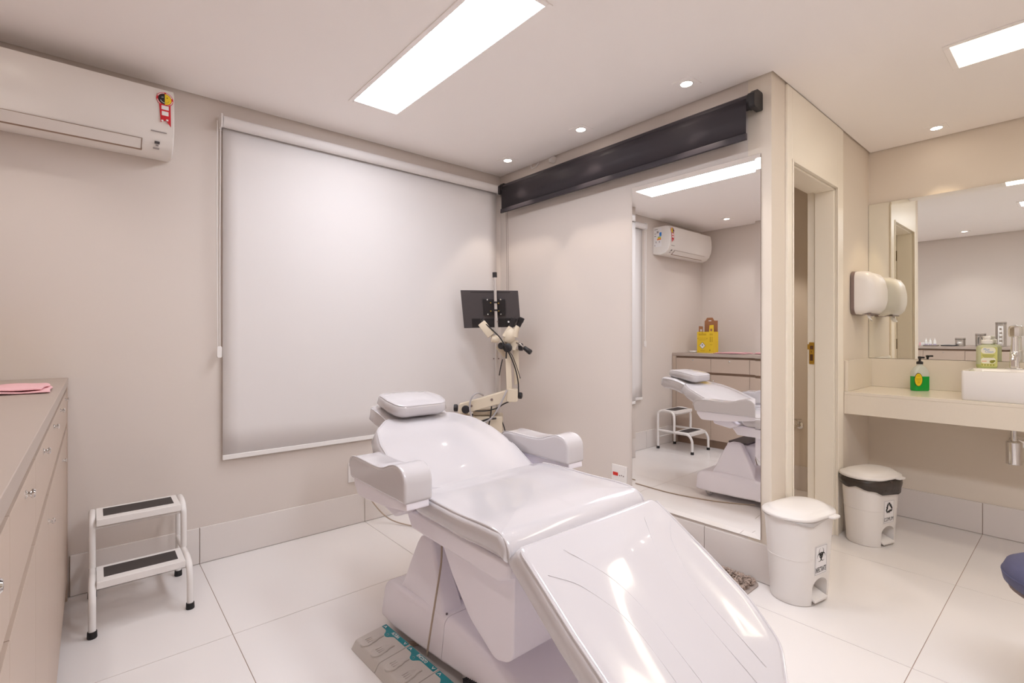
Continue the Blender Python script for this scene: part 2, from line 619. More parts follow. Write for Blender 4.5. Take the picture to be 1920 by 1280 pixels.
# wall with the tall mirror, doorway wall, basin wall, cabinet wall, rear wall
struct('wall_right', MB().box(0, 0.11, Y_D + 0.11, 0, 0, TOP), 'wall', smooth=False)
dx0, dx1, dz = 0.222, 0.911, 2.07
db = MB()
db.box(0, dx0 - 0.03, Y_D, Y_D + 0.11, 0, TOP)
db.box(dx1 + 0.03, X_S + 0.3, Y_D, Y_D + 0.11, 0, TOP)
db.box(dx0 - 0.03, dx1 + 0.03, Y_D, Y_D + 0.11, dz + 0.03, TOP)
struct('wall_doorway', db, 'wallw', smooth=False)
struct('wall_basin', MB().box(X_S, X_S + 0.12, Y_B, Y_D, 0, TOP), 'wallw', smooth=False)
struct('wall_left', MB().box(X_L - WT, X_L, Y_B, 0, 0, TOP), 'wall', smooth=False)
struct('wall_rear', MB().box(X_L - WT, X_S + 0.12, Y_B - WT, Y_B, 0, TOP), 'wall', smooth=False)
# the small washroom behind the doorway
tb = MB()
tb.box(1.70, 1.82, Y_D + 0.11, -0.78, 0, TOP)
tb.box(0.11, 1.70, -0.90, -0.78, 0, TOP)
struct('wall_washroom', tb, 'wallw', smooth=False)
struct('baseboard_washroom', MB().box(1.688, 1.70, Y_D + 0.11, -0.90, 0, 0.185), 'skirt', smooth=False)

# skirting tiles, cut at the floor joints
BH = 0.188
bb = struct('baseboard_back', MB().box(-2.54, -0.012, -0.006, 0, 0, BH - 0.004), 'grout', smooth=False)
xs = [-2.54, -2.035, -1.1325, -0.230, -0.012]
for a, b in zip(xs, xs[1:]):
    struct('skirting_tile', MB().box(a + 0.0012, b - 0.0012, -0.012, 0, 0.002, BH), 'skirt', bb, bevel=0.002, seg=1)
bb = struct('baseboard_right', MB().box(-0.006, 0, -2.042, 0, 0, BH - 0.004), 'grout', smooth=False)
ys = [-2.044, -1.709, -0.8065, -0.012]
for a, b in zip(ys, ys[1:]):
    struct('skirting_tile', MB().box(-0.012, 0, a + 0.0012, b - 0.0012, 0.002, BH), 'skirt', bb, bevel=0.002, seg=1)
bb = struct('baseboard_basin', MB().box(X_S - 0.006, X_S, -4.29, Y_D - 0.012, 0, BH - 0.004), 'grout', smooth=False)
ys = [-4.29, -3.514, -2.6115, -2.31, -2.054] if False else [-4.29, -3.514, -2.6115, -2.054]
for a, b in zip(ys, ys[1:]):
    struct('skirting_tile', MB().box(X_S - 0.012, X_S, a + 0.0012, b - 0.0012, 0.002, BH), 'skirt', bb, bevel=0.002, seg=1)
bb = struct('baseboard_doorway', MB().box(1.02, X_S - 0.012, Y_D - 0.006, Y_D, 0, BH - 0.004), 'grout', smooth=False)
struct('skirting_tile', MB().box(1.02, X_S - 0.013, Y_D - 0.012, Y_D, 0.002, BH), 'skirt', bb, bevel=0.002, seg=1)

# doorway: full-height cream lining, jambs with a stop, leaf folded back inside
dp = MB()
dp.box(0.161, dx0, Y_D - 0.012, Y_D, 0, ROOM_H - 0.004)
dp.box(dx1, 1.018, Y_D - 0.012, Y_D, 0, ROOM_H - 0.004)
dp.box(dx0, dx1, Y_D - 0.012, Y_D, dz, ROOM_H - 0.004)
door = struct('door_1', dp, 'trim', bevel=0.002, seg=1)
ar = MB()
for a in ((dx0 - 0.004, dx0 + 0.008, 0, dz + 0.012), (dx1 - 0.008, dx1 + 0.004, 0, dz + 0.012), (dx0, dx1, dz - 0.002, dz + 0.012)):
    ar.box(a[0], a[1], Y_D - 0.018, Y_D - 0.0125, a[2], a[3])
struct('door_architrave', ar, 'trim', door, bevel=0.002, seg=1)
jb = MB()
jb.box(dx0 - 0.0295, dx0, Y_D + 0.0008, Y_D + 0.15, 0, dz + 0.03)
jb.box(dx1, dx1 + 0.0295, Y_D + 0.0008, Y_D + 0.15, 0, dz + 0.03)
jb.box(dx0, dx1, Y_D + 0.0008, Y_D + 0.15, dz, dz + 0.0295)
struct('door_jamb', jb, 'trim', door, bevel=0.002, seg=1)
st = MB()
st.box(dx1 - 0.012, dx1, Y_D + 0.004, Y_D + 0.106, 0, dz - 0.012)
st.box(dx0, dx0 + 0.012, Y_D + 0.004, Y_D + 0.106, 0, dz - 0.012)
st.box(dx0, dx1, Y_D + 0.004, Y_D + 0.106, dz - 0.012, dz)
struct('door_stop', st, 'trim', door, bevel=0.002, seg=1)
lf = struct('door_leaf', MB().box(dx0 + 0.016, dx0 + 0.051, Y_D + 0.155, Y_D + 0.80, 0.008, dz - 0.006), 'trim', door, bevel=0.002, seg=1)
for z in (0.30, 1.10, 1.88):
    hg = MB().box(dx0, dx0 + 0.003, Y_D + 0.108, Y_D + 0.148, z - 0.045, z + 0.045)
    hg.cyl((dx0 + 0.008, Y_D + 0.152, z - 0.045), (dx0 + 0.008, Y_D + 0.152, z + 0.045), 0.005, n=10)
    struct('door_hinge', hg, 'dbrass', door)
kp = MB().prism(rpoly([(0.112, 1.016), (0.139, 1.016), (0.139, 1.150), (0.112, 1.150)], 0.003), lambda a, b: Vector((dx1 - 0.004, Y_D + a, b)), lambda a, b: Vector((dx1, Y_D + a, b)))
kp.box(dx1 - 0.006, dx1, Y_D + 0.138, Y_D + 0.148, 1.106, 1.138)
k = struct('strike_plate', kp, 'brass', door)
hp = MB().box(dx1 - 0.0052, dx1 - 0.004, Y_D + 0.117, Y_D + 0.134, 1.108, 1.130)
hp.box(dx1 - 0.0052, dx1 - 0.004, Y_D + 0.118, Y_D + 0.134, 1.037, 1.076)
hp.cyl((dx1 - 0.0052, Y_D + 0.126, 1.092), (dx1 - 0.004, Y_D + 0.126, 1.092), 0.003, n=10)
struct('latch_hole', hp, 'hole', k)

# entrance door past the end of the cabinet
e = MB()
e.box(X_L, X_L + 0.02, -2.66, -2.56, 0, 2.12)
e.box(X_L, X_L + 0.02, -3.55, -3.45, 0, 2.12)
e.box(X_L, X_L + 0.02, -3.45, -2.66, 2.04, 2.12)
ed = struct('door_2', e, 'leaf', bevel=0.002, seg=1)
struct('door_leaf', MB().box(X_L, X_L + 0.012, -3.45, -2.66, 0.006, 2.04), 'trim', ed, bevel=0.002, seg=1)
hm = MB().cyl((X_L + 0.012, -2.74, 1.02), (X_L + 0.05, -2.74, 1.02), 0.009)
hm.cyl((X_L + 0.05, -2.735, 1.02), (X_L + 0.05, -2.86, 1.02), 0.009)
struct('door_handle', hm, 'chrome', ed)

# ------------------------------------------------------------------ ceiling lights
def led_panel(x0, x1, y0, y1, m, label):
    t = thing('led_panel', label, 'ceiling light', ((x0 + x1) / 2, (y0 + y1) / 2, ROOM_H), group='flush LED panels in the ceiling')
    f = 0.024
    fb = MB()
    z0, z1 = ROOM_H - 0.006, ROOM_H
    fb.box(x0 - f, x0, y0 - f, y1 + f, z0, z1)
    fb.box(x1, x1 + f, y0 - f, y1 + f, z0, z1)
    fb.box(x0, x1, y0 - f, y0, z0, z1)
    fb.box(x0, x1, y1, y1 + f, z0, z1)
    obj('panel_frame', fb, 'ceil', t, bevel=0.002, seg=1)
    obj('diffuser', MB().prism(rpoly([(x0, y0), (x1, y0), (x1, y1), (x0, y1)], 0.006, 3), lambda a, b: Vector((a, b, ROOM_H - 0.004)), lambda a, b: Vector((a, b, ROOM_H))), m, t, smooth=False)
led_panel(-1.402, -1.156, -1.680, -0.488, 'panel', 'long white LED ceiling panel above the treatment chair')
led_panel(-1.402, -1.156, -3.81, -2.618, 'panelr', 'white LED ceiling panel nearer the rear wall, seen in the basin mirror')
led_panel(0.368, 0.614, -3.83, -2.632, 'panels', 'warm LED ceiling panel in front of the washbasin')

def downlight(x, y, label, power=1.0, tint=SPOT_TINT, cone=68, blend=0.3):
    t = thing('downlight', label, 'spotlight', (x, y, ROOM_H), group='small recessed spotlights')
    q = 0.052
    pl = MB()
    n = 24
    outer = []
    for i in range(n):
        a = 2 * PI * i / n
        s = 1 / max(abs(math.cos(a)), abs(math.sin(a)))
        outer.append((x + q * s * math.cos(a), y + q * s * math.sin(a)))
    inner = [(x + 0.034 * math.cos(2 * PI * i / n), y + 0.034 * math.sin(2 * PI * i / n)) for i in range(n)]
    pl.rings([[Vector((a, b, ROOM_H)) for a, b in outer], [Vector((a, b, ROOM_H - 0.003)) for a, b in outer], [Vector((a, b, ROOM_H - 0.003)) for a, b in inner], [Vector((a, b, ROOM_H)) for a, b in inner]], closed=True)
    obj('trim_plate', pl, 'ceil', t, angle=30)
    ri = MB()
    ri.rings([[Vector((x + r * math.cos(2 * PI * i / n), y + r * math.sin(2 * PI * i / n), ROOM_H - h)) for i in range(n)] for r, h in ((0.0335, 0.001), (0.0335, 0.005), (0.028, 0.005), (0.028, 0.001))], closed=True)
    obj('lamp_ring', ri, 'white', t)
    obj('lamp_lens', MB().lathe([(0.0275, 0), (0.0275, 0.0025), (0.018, 0.004), (0.004, 0.0045)], (x, y, ROOM_H), (0, 0, -1), n=20), 'lamp', t)
    ld = bpy.data.lights.new('spot_beam', 'SPOT')
    ld.energy = SPOT_W * power
    ld.color = tint
    ld.spot_size = R(cone)
    ld.spot_blend = blend
    ld.shadow_soft_size = 0.025
    lo = bpy.data.objects.new('spot_beam', ld)
    COL.objects.link(lo)
    lo.parent = t
    lo.location = (0, 0, -0.02)
downlight(-0.216, -1.725, 'recessed spotlight nearest the doorway, above the tall mirror')
downlight(-0.205, -1.021, 'middle recessed spotlight above the black roller screen')
downlight(-0.204, -0.330, 'recessed spotlight nearest the window wall, above the monitor')
downlight(1.407, -2.429, 'recessed spotlight above the washbasin mirror', 1.0, (1.0, 0.80, 0.55))
downlight(1.20, -1.45, 'unseen recessed spotlight added to brighten the small washroom behind the doorway', 2.5)  # added lamp, out of view, lifts the otherwise dark washroom interior
downlight(-2.74, -0.535, 'recessed spotlight above the cabinet by the air conditioner, seen in the tall mirror', 1.2, (1.0, 0.95, 0.93), 110, 0.9)
downlight(-2.70, -2.050, 'recessed spotlight above the far end of the cabinet, seen in the basin mirror', 1.3, (1.0, 0.96, 0.95), 100, 0.8)

# ------------------------------------------------------------------ mirrors
def bevel_mirror():
    t = thing('wall_mirror', 'tall unframed wall mirror with slanted rims reflecting the chair and cabinet', 'mirror', (-0.004, -1.70, BH + 0.012))
    y0, y1, z0, z1 = -1.994, -1.254, 0.203, 2.072
    b = 0.024
    gm = MB()
    o = [(y0, z0), (y1, z0), (y1, z1), (y0, z1)]
    i = [(y0 + b, z0 + b), (y1 - b, z0 + b), (y1 - b, z1 - b), (y0 + b, z1 - b)]
    lean = lambda y: 0.005 * (y - y0)          # the mirror sits very slightly out of line with the wall
    gm.rings([[Vector((-0.0062 - lean(p[0]), *p)) for p in o], [Vector((-0.0074 - lean(p[0]), *p)) for p in i]], cap0=False)
    m_ = obj('mirror_glass', gm, 'mirror', t, smooth=False)
    bk = MB()
    bk.rings([[Vector((-0.0060 - lean(p[0]), *p)) for p in o], [Vector((0.0, *p)) for p in o]])
    obj('mirror_back', bk, 'edge', t, smooth=False)
    return t
bevel_mirror()
t = thing('basin_mirror', 'large frameless wall mirror above the washbasin counter', 'mirror', (X_S - 0.003, -2.9, 1.04))
gm = MB()
y0, y1, z0, z1 = -4.1, -2.026 - 0.018, 1.040, 2.086
xm0 = lambda z: X_S - 0.0105 - 0.0068 * (z - z0)    # hung leaning a few millimetres forward
xm = lambda z, y=0.0: xm0(z) - 0.0040 * (y - y1)
zb = z1 - 0.022
gm.poly([(xm(z0, y0), y0, z0), (xm(z0, y1), y1, z0), (xm(zb, y1), y1, zb), (xm(zb, y0), y0, zb)])
gm.poly([(xm(zb, y0), y0, zb), (xm(zb, y1), y1, zb), (xm(z1, y1) + 0.0012, y1, z1), (xm(z1, y0) + 0.0012, y0, z1)])
o = obj('mirror_glass', gm, 'mirrorg', t, smooth=False)
bk = MB()
bk.rings([[Vector((xm(z, y) + 0.0015, y, z)) for y, z in ((y0, z0), (y1 + 0.001, z0), (y1 + 0.001, z1), (y0, z1))], [Vector((X_S - 0.001, y, z)) for y, z in ((y0, z0), (y1 + 0.001, z0), (y1 + 0.001, z1), (y0, z1))]])
obj('mirror_back', bk, 'edge', t, smooth=False)

# ------------------------------------------------------------------ white roller blind
t = thing('roller_blind', 'wide white roller blind lowered over the window', 'blind', (-1.0, -0.03, 2.33))
bx0, bx1 = -1.948, -0.040
ZR = 2.325
obj('roller_tube', MB().cyl((bx0 + 0.012, -0.045, ZR), (bx1 - 0.006, -0.045, ZR), 0.030, n=28), 'blind', t)
fb = MB()
k = 24
for j in range(1):
    rows = []
    for zi in range(13):
        z = ZR - 0.01 + (0.545 - ZR + 0.01) * zi / 12
        rows.append([Vector((bx0 + 0.016 + (bx1 - bx0 - 0.040) * i / k, -0.024 + 0.0015 * math.sin(i * 0.9) * zi / 12, z)) for i in range(k + 1)])
    vs = [[fb.bm.verts.new(p) for p in r] for r in rows]
    for a in range(12):
        for i in range(k):
            fb.face([vs[a][i], vs[a][i + 1], vs[a + 1][i + 1], vs[a + 1][i]])
obj('blind_fabric', fb, 'blind', t, solid=0.0008)
obj('bottom_bar', MB().box(bx0 + 0.014, bx1 - 0.022, -0.031, -0.018, 0.527, 0.553), 'white', t, bevel=0.003)
for s, x in ((1, bx0), (-1, bx1)):
    bk = MB().prism(rpoly([(-0.080, ZR - 0.036), (-0.004, ZR - 0.036), (-0.004, ZR + 0.036), (-0.080, ZR + 0.036)], 0.02), lambda a, b: Vector((x, a, b)), lambda a, b: Vector((x + s * 0.008, a, b)))
    bk.box(min(x, x + s * 0.02), max(x, x + s * 0.02), -0.004, 0, ZR - 0.036, ZR + 0.036)
    obj('roller_bracket', bk, 'white', t)
ch = MB()
for dxx in (-0.008, 0.008):
    ch.tube([(bx0 - 0.006 + dxx * 1.0, -0.052 + 0.3 * dxx, 2.32), (bx0 - 0.008 + dxx * 0.8, -0.05, 1.7), (bx0 - 0.006 + dxx * 0.6, -0.05, 1.13)], 0.0022, n=6, smooth=6)
for i in range(70):
    pass
obj('bead_chain', ch, 'white', t)
wt = MB().prism(rpoly([(-0.012, 1.075), (0.012, 1.075), (0.012, 1.135), (-0.012, 1.135)], 0.008), lambda a, b: Vector((bx0 - 0.004 + a, -0.056, b)), lambda a, b: Vector((bx0 - 0.004 + a, -0.044, b)))
obj('chain_weight', wt, 'white', t, bevel=0.002)

# ------------------------------------------------------------------ black roller screen over the mirror
t = thing('roller_screen', 'black roller screen rolled almost fully up above the tall mirror', 'screen', (-0.03, -1.02, 2.30))
sy0, sy1 = -1.972, -0.110
SZ = 2.318
obj('roller_tube', MB().cyl((-0.048, sy0 + 0.01, SZ), (-0.048, sy1 - 0.01, SZ), 0.036, n=28), 'screen', t)
sb = MB()
rows = [[Vector((x, y, z)) for y in (sy0 + 0.012, sy1 - 0.004)] for x, z in ((-0.084, SZ + 0.006), (-0.085, SZ - 0.03), (-0.0852, 2.24), (-0.0852, 2.150))]
vs = [[sb.bm.verts.new(p) for p in r] for r in rows]
for a in range(3):
    sb.face([vs[a][0], vs[a][1], vs[a + 1][1], vs[a + 1][0]])
obj('screen_fabric', sb, 'screen', t, solid=0.001)
obj('bottom_bar', MB().prism(rpoly([(-0.094, 2.126), (-0.078, 2.126), (-0.078, 2.158), (-0.090, 2.158)], 0.003), lambda a, b: Vector((a, sy0 + 0.010, b)), lambda a, b: Vector((a, sy1, b))), 'screen', t)
for y, s in ((sy0, -1), (sy1, 1)):
    bk = MB().prism(rpoly([(-0.092, SZ - 0.044), (-0.0, SZ - 0.044), (-0.0, SZ + 0.044), (-0.06, SZ + 0.044), (-0.092, SZ + 0.02)], 0.012), lambda a, b: Vector((a, y + s * 0.03, b)), lambda a, b: Vector((a, y + s * 0.004, b)))
    bk.cyl((-0.048, y + s * 0.004, SZ), (-0.048, y - s * 0.01, SZ), 0.040, n=24)
    obj('roller_bracket', bk, 'black', t)
for i, dy in enumerate((0.0, 0.02)):
    obj('pull_cord', MB().tube([(-0.05, sy1 - 0.014 - dy * 0.8, SZ - 0.03), (-0.035, sy1 - 0.012 - dy, 1.4), (-0.03, sy1 - 0.012 - dy, 0.75)], 0.0016, n=6, smooth=5), 'dgrey', t)

# small fittings under the ceiling line
t = thing('cable_spout', 'small white cone-shaped fitting on the wall above the black screen', 'fitting', (0, -0.595, 2.42))
obj('cone', MB().lathe([(0.011, 0.0), (0.022, 0.045), (0.023, 0.055), (0.015, 0.056)], (-0.004, -0.555, 2.432), (-0.25, -0.95, -0.30)), 'white', t)
obj('mounting_plate', MB().box(-0.006, 0, -0.585, -0.545, 2.415, 2.443), 'white', t, bevel=0.002)
t = thing('ceiling_hook', 'small clear hook in the ceiling corner, left of the white cone fitting', 'fitting', (0, -0.40, 2.42))
obj('hook_loop', MB().tube([(-0.004, -0.36, 2.443), (-0.012, -0.375, 2.418), (-0.014, -0.41, 2.415), (-0.010, -0.435, 2.43), (-0.004, -0.44, 2.443)], 0.004, n=8, smooth=6), 'white', t)

# ------------------------------------------------------------------ outlets
t = thing('wall_outlet', 'white socket plate with a red switch beside the tall mirror', 'outlet', (0, -1.157, 0.33))
op = obj('cover_plate', MB().box(-0.009, 0, -1.214, -1.100, 0.276, 0.398), 'white', t, bevel=0.003)
obj('rocker_switch', MB().box(-0.0115, -0.009, -1.150, -1.112, 0.332, 0.352), 'redsw', t, bevel=0.001, label='red rocker switch')
so = MB()
for dy, dz_ in ((0, 0), (-0.014, 0.003), (-0.028, 0)):
    so.cyl((-0.0095, -1.162 + dy, 0.336 + dz_), (-0.0088, -1.162 + dy, 0.336 + dz_), 0.004, n=10)
obj('socket_holes', so, 'dgrey', t)
t = thing('wall_outlet', 'plain white socket plate under the blind, behind the armrest', 'outlet', (-1.19, 0, 0.33))
obj('cover_plate', MB().box(-1.24, -1.12, -0.009, 0, 0.268, 0.392), 'white', t, bevel=0.003)
so = MB()
for dx_ in (0, 0.018, 0.036):
    so.cyl((-1.20 + dx_, -0.0095, 0.33), (-1.20 + dx_, -0.0088, 0.33), 0.004, n=10)
obj('socket_holes', so, 'dgrey', t)

# ------------------------------------------------------------------ air conditioner
def aircon():
    x0, x1 = -3.050, -2.165
    t = thing('air_conditioner', 'white split air conditioner high on the window wall with a red ribbon seal', 'air conditioner', ((x0 + x1) / 2, 0, 2.06))
    prof = [(0, 2.068), (-0.030, 2.060), (-0.100, 2.052), (-0.150, 2.066), (-0.185, 2.100), (-0.205, 2.150), (-0.212, 2.210), (-0.208, 2.290), (-0.196, 2.338), (-0.186, 2.346), (-0.150, 2.352), (0, 2.356)]
    P = [Vector((0, a, b)) for a, b in prof]
    obj('body', MB().prism(prof, lambda a, b: Vector((x0, a, b)), lambda a, b: Vector((x1, a, b))), 'acwhite', t, bevel=0.006, seg=3)
    fpn = [(-0.190, 2.118), (-0.2075, 2.150), (-0.2155, 2.210), (-0.2115, 2.290), (-0.199, 2.346), (-0.196, 2.341), (-0.2085, 2.290), (-0.2125, 2.210), (-0.2045, 2.150), (-0.187, 2.120)]
    obj('front_panel', MB().prism(fpn, lambda a, b: Vector((x0 + 0.003, a, b)), lambda a, b: Vector((x1 - 0.003, a, b))), 'acwhite', t, bevel=0.001, seg=1)
    # flap along the lower curve
    fl = [(-0.187, 2.101), (-0.1535, 2.0675), (-0.1515, 2.0645), (-0.1545, 2.0625), (-0.1905, 2.098)]
    obj('louvre_flap', MB().prism(fl, lambda a, b: Vector((x0 + 0.12, a, b)), lambda a, b: Vector((x1 - 0.125, a, b))), 'acwhite', t)
    gpb = MB()
    gpb.prism([(-0.1545, 2.066), (-0.1440, 2.0600), (-0.1425, 2.0630), (-0.1525, 2.0690)], lambda a, b: Vector((x0 + 0.115, a, b - 0.001)), lambda a, b: Vector((x1 - 0.120, a, b - 0.001)))
    gpb.prism([(-0.1885, 2.1025), (-0.1865, 2.1005), (-0.188, 2.0995), (-0.1900, 2.1015)], lambda a, b: Vector((x0 + 0.12, a, b)), lambda a, b: Vector((x1 - 0.12, a, b)))
    n_ = Vector((0, -0.70, -0.714)).normalized()
    up = Vector((0, -0.714, 0.70)).normalized()
    mt = frame((x1 - 0.1225, -0.171, 2.083), (1, 0, 0), up)
    flat(gpb, [[(-0.0015, -0.027), (0.0015, -0.027), (0.0015, 0.022), (-0.0015, 0.022)]], mt, 0.0045)
    obj('flap_gap', gpb, 'cabdark', t)
    mt = frame((x1 - 0.065, -0.1735, 2.0855), (1, 0, 0), up)
    ds = MB()
    flat(ds, [[(-0.010, 0.010), (0.010, 0.010), (0.010, 0.022), (-0.010, 0.022)]], mt, 0.003)
    obj('display', ds, 'mon', t)
    pr_ = MB()
    flat(pr_, [[(-0.004, -0.002), (0.006, -0.002), (0.006, 0.004), (-0.004, 0.004)], [(-0.014, -0.018), (0.010, -0.018), (0.010, -0.012), (-0.014, -0.012)]], mt, 0.0025)
    mt2 = frame((x1 - 0.060, -0.2045, 2.142), (1, 0, 0), (0, -0.45, 0.89))
    flat(pr_, [[(-0.030, -0.0025), (0.030, -0.0025), (0.030, 0.0025), (-0.030, 0.0025)]], mt2, 0.003)
    stuff(obj('printed_marks', pr_, 'inkg', t))
    # efficiency seal: ribbon with a half black, half yellow smiling face
    mt = frame((x1 - 0.038, -0.2135, 2.296), (1, 0, 0), (0, 0.06, 1))
    rb = MB()
    flat(rb, [disc(0, 0, 0.033, 28)], mt, 0.0012)
    flat(rb, [[(-0.022, -0.02), (0.022, -0.02), (0.023, -0.128), (0.004, -0.100), (-0.016, -0.112)]], mt @ Matrix.Translation((0, 0, 0.0004)), 0.0012)
    s = obj('seal_ribbon', rb, 'red', t, label='red ribbon seal')
    wr = MB()
    for a0, a1 in ((20, 80), (95, 160), (-70, -5), (190, 235)):
        annulus(wr, mt @ Matrix.Translation((0, 0, 0.0012)), 0, 0, 0.0275, 0.0305, a0, a1, 8)
    for y0, y1, hw in ((-0.050, -0.031, 0.014), (-0.078, -0.058, 0.013)):
        flat(wr, [[(-hw, y0), (hw, y0), (hw, y1), (-hw, y1)]], mt @ Matrix.Translation((0.001, 0, 0.0017)))
    for a, b in ((-0.011, -0.104), (0.008, -0.098)):
        flat(wr, [[(a - 0.004, b - 0.004), (a + 0.004, b - 0.004), (a + 0.004, b + 0.004), (a - 0.004, b + 0.004)]], mt @ Matrix.Translation((0.001, 0, 0.0017)))
    obj('seal_print', wr, 'paper', s)
    hb = [(0.0255 * math.cos(R(90 + 180 * i / 14)), 0.0255 * math.sin(R(90 + 180 * i / 14))) for i in range(15)]
    hy = [(0.0255 * math.cos(R(-90 + 180 * i / 14)), 0.0255 * math.sin(R(-90 + 180 * i / 14))) for i in range(15)]
    m3 = mt @ Matrix.Translation((0, 0, 0.0013))
    obj('seal_black_half', flat(MB(), [hb], m3), 'ink', s)
    obj('seal_yellow_half', flat(MB(), [hy], m3), 'yel', s)
    fc = MB()
    m4 = mt @ Matrix.Translation((0, 0, 0.0018))
    flat(fc, [[(-0.013, 0.006), (-0.005, 0.008), (-0.005, 0.010), (-0.013, 0.008)]], m4)
    annulus(fc, m4, 0, 0.0, 0.0165, 0.0185, 200, 268, 10)
    obj('seal_wink', fc, 'paper', s)
    fk = MB()
    flat(fk, [disc(0.009, 0.008, 0.003, 10)], m4)
    annulus(fk, m4, 0, 0.0, 0.0165, 0.0180, 272, 340, 10)
    obj('seal_eye', fk, 'inky', s)
    # energy label on the right end, seen in the mirror
    me_ = frame((x1 + 0.0004, -0.060, 2.235), (0, -1, 0), (0, 0, 1)) if False else frame((x1 + 0.0003, -0.062, 2.235), (0, 1, 0), (0, 0, 1))
    lb = obj('energy_label', flat(MB(), [[(-0.045, -0.095), (0.045, -0.095), (0.045, 0.105), (-0.045, 0.105)]], me_, 0.0006), 'paper', t, label='white energy label on the end of the unit')
    m5 = me_ @ Matrix.Translation((0, 0, 0.0007))
    obj('label_blue', flat(MB(), [[(-0.045, 0.015), (-0.020, 0.015), (-0.020, 0.055), (-0.045, 0.055)]], m5), 'blue', lb)
    obj('label_green', flat(MB(), [[(-0.040, 0.003), (-0.002, 0.003), (0.0, 0.010), (-0.040, 0.010)]], m5), 'green', lb)
    obj('label_yellow', flat(MB(), [[(-0.040, -0.009), (0.004, -0.009), (0.0, 0.002), (-0.040, 0.002)]], m5), 'yel', lb)
    obj('label_orange', flat(MB(), [[(-0.040, -0.024), (0.010, -0.024), (0.005, -0.010), (-0.040, -0.010)]], m5), 'orange', lb)
    lg = MB()
    for a, b, w, h in ((0.02, 0.09, 0.04, 0.006), (0.0, 0.06, 0.022, 0.022), (0.028, 0.045, 0.022, 0.006), (0.03, 0.02, 0.02, 0.008), (0.02, -0.045, 0.008, 0.02), (-0.02, -0.045, 0.008, 0.02), (0.035, -0.08, 0.010, 0.01)):
        flat(lg, [[(a - w / 2, b - h / 2), (a + w / 2, b - h / 2), (a + w / 2, b + h / 2), (a - w / 2, b + h / 2)]], m5)
    stuff(obj('label_print', lg, 'inkg', lb))
aircon()

# ------------------------------------------------------------------ cabinet run along the left wall
XF = -2.548                                  # cabinet front plane
Y0, PITCH, NM = -0.052, 0.4035, 6
YE = Y0 - NM * PITCH - 0.046
t = thing('worktop', 'long taupe laminate worktop with side panels along the left wall', 'worktop', (-2.87, YE / 2, 1.0))
obj('slab', MB().box(X_L + 0.003, XF + 0.004, YE, -0.002, 0.968, 1.000), 'cabtop', t, bevel=0.002, seg=1)
obj('side_panel', MB().box(X_L + 0.003, XF + 0.002, -0.050, -0.004, 0, 0.968), 'cab', t, bevel=0.001, seg=1)
obj('side_panel', MB().box(X_L + 0.003, XF + 0.002, YE, YE + 0.044, 0, 0.968), 'cab', t, bevel=0.001, seg=1)
ordn = ['first', 'second', 'third', 'fourth', 'fifth', 'last']
for i in range(NM):
    ya = Y0 - i * PITCH
    yb = ya - PITCH
    t = thing('drawer_cabinet', f'{ordn[i]} taupe drawer and door cabinet unit counted from the window wall', 'cabinet', (-2.87, (ya + yb) / 2, 0), group='cabinet units under the worktop')
    cb = MB()
    cb.box(X_L + 0.01, XF - 0.020, yb + 0.0005, ya - 0.0005, 0.085, 0.965)
    obj('carcass', cb, 'cabdark', t, smooth=False)
    obj('toe_kick', MB().box(-3.1, XF - 0.05, yb + 0.0005, ya - 0.0005, 0.0, 0.085), 'cabdark', t, smooth=False)
    df = obj('drawer_front', MB().box(XF - 0.019, XF, yb + 0.0015, ya - 0.0015, 0.803, 0.946), 'cab', t, bevel=0.0008, seg=1)
    yk = (ya + yb) / 2
    kn = [(0.0075, 0), (0.0075, 0.0015), (0.004, 0.003), (0.004, 0.006), (0.0078, 0.0085), (0.008, 0.011), (0.006, 0.013), (0.001, 0.0135)]
    obj('knob', MB().lathe(kn, (XF, yk, 0.925), (1, 0, 0), n=16), 'chrome', df)
    dr = obj('door_front', MB().box(XF - 0.019, XF, yb + 0.0015, ya - 0.0015, 0.088, 0.777), 'cab', t, bevel=0.0008, seg=1)
    yk = ya - 0.030 if i % 2 else yb + 0.030
    if i % 2:
        obj('knob', MB().lathe(kn, (XF, yk, 0.715), (1, 0, 0), n=16), 'chrome', dr)

# ------------------------------------------------------------------ things on the worktop
TZ = 1.0005
def folded_cloth(name, label, cx, cy, w, d, rz, seed):
    rnd = random.Random(seed)
    t = thing(name, label, 'cloth', (cx, cy, TZ), rz, group='pink cloths on the worktop', local=True)
    for li in range(2):
        mb = MB()
        nx, ny = 14, 14
        rows = []
        ww, dd = w * (1 - 0.06 * li), d * (1 - 0.22 * li)
        for j in range(ny + 1):
            r_ = []
            for i in range(nx + 1):
                u, v = i / nx - 0.5, j / ny - 0.5
                x = u * ww + 0.012 * math.sin(5 * v + seed) + (0.02 * v if li else 0)
                y = v * dd + 0.012 * math.sin(6 * u + 2 * seed)
                z = 0.0035 + 0.0075 * li + 0.0025 * math.sin(9 * u + 4 * v + seed) * math.cos(7 * v - 3 * u) + 0.0015
                r_.append(Vector((x, y, z)))
            rows.append(r_)
        vs = [[mb.bm.verts.new(p) for p in r] for r in rows]
        for j in range(ny):
            for i in range(nx):
                mb.face([vs[j][i], vs[j][i + 1], vs[j + 1][i + 1], vs[j + 1][i]])
        obj('cloth_layer', mb, 'pink', t, solid=0.004, angle=80)
folded_cloth('pink_cloth', 'folded pink cloth lying on the worktop next to the yellow box', -2.70, -0.62, 0.24, 0.34, R(8), 1)
folded_cloth('pink_cloth', 'pink cloth on the worktop toward the steel tray, mostly hidden in the mirror', -2.90, -1.07, 0.22, 0.24, R(-10), 2)

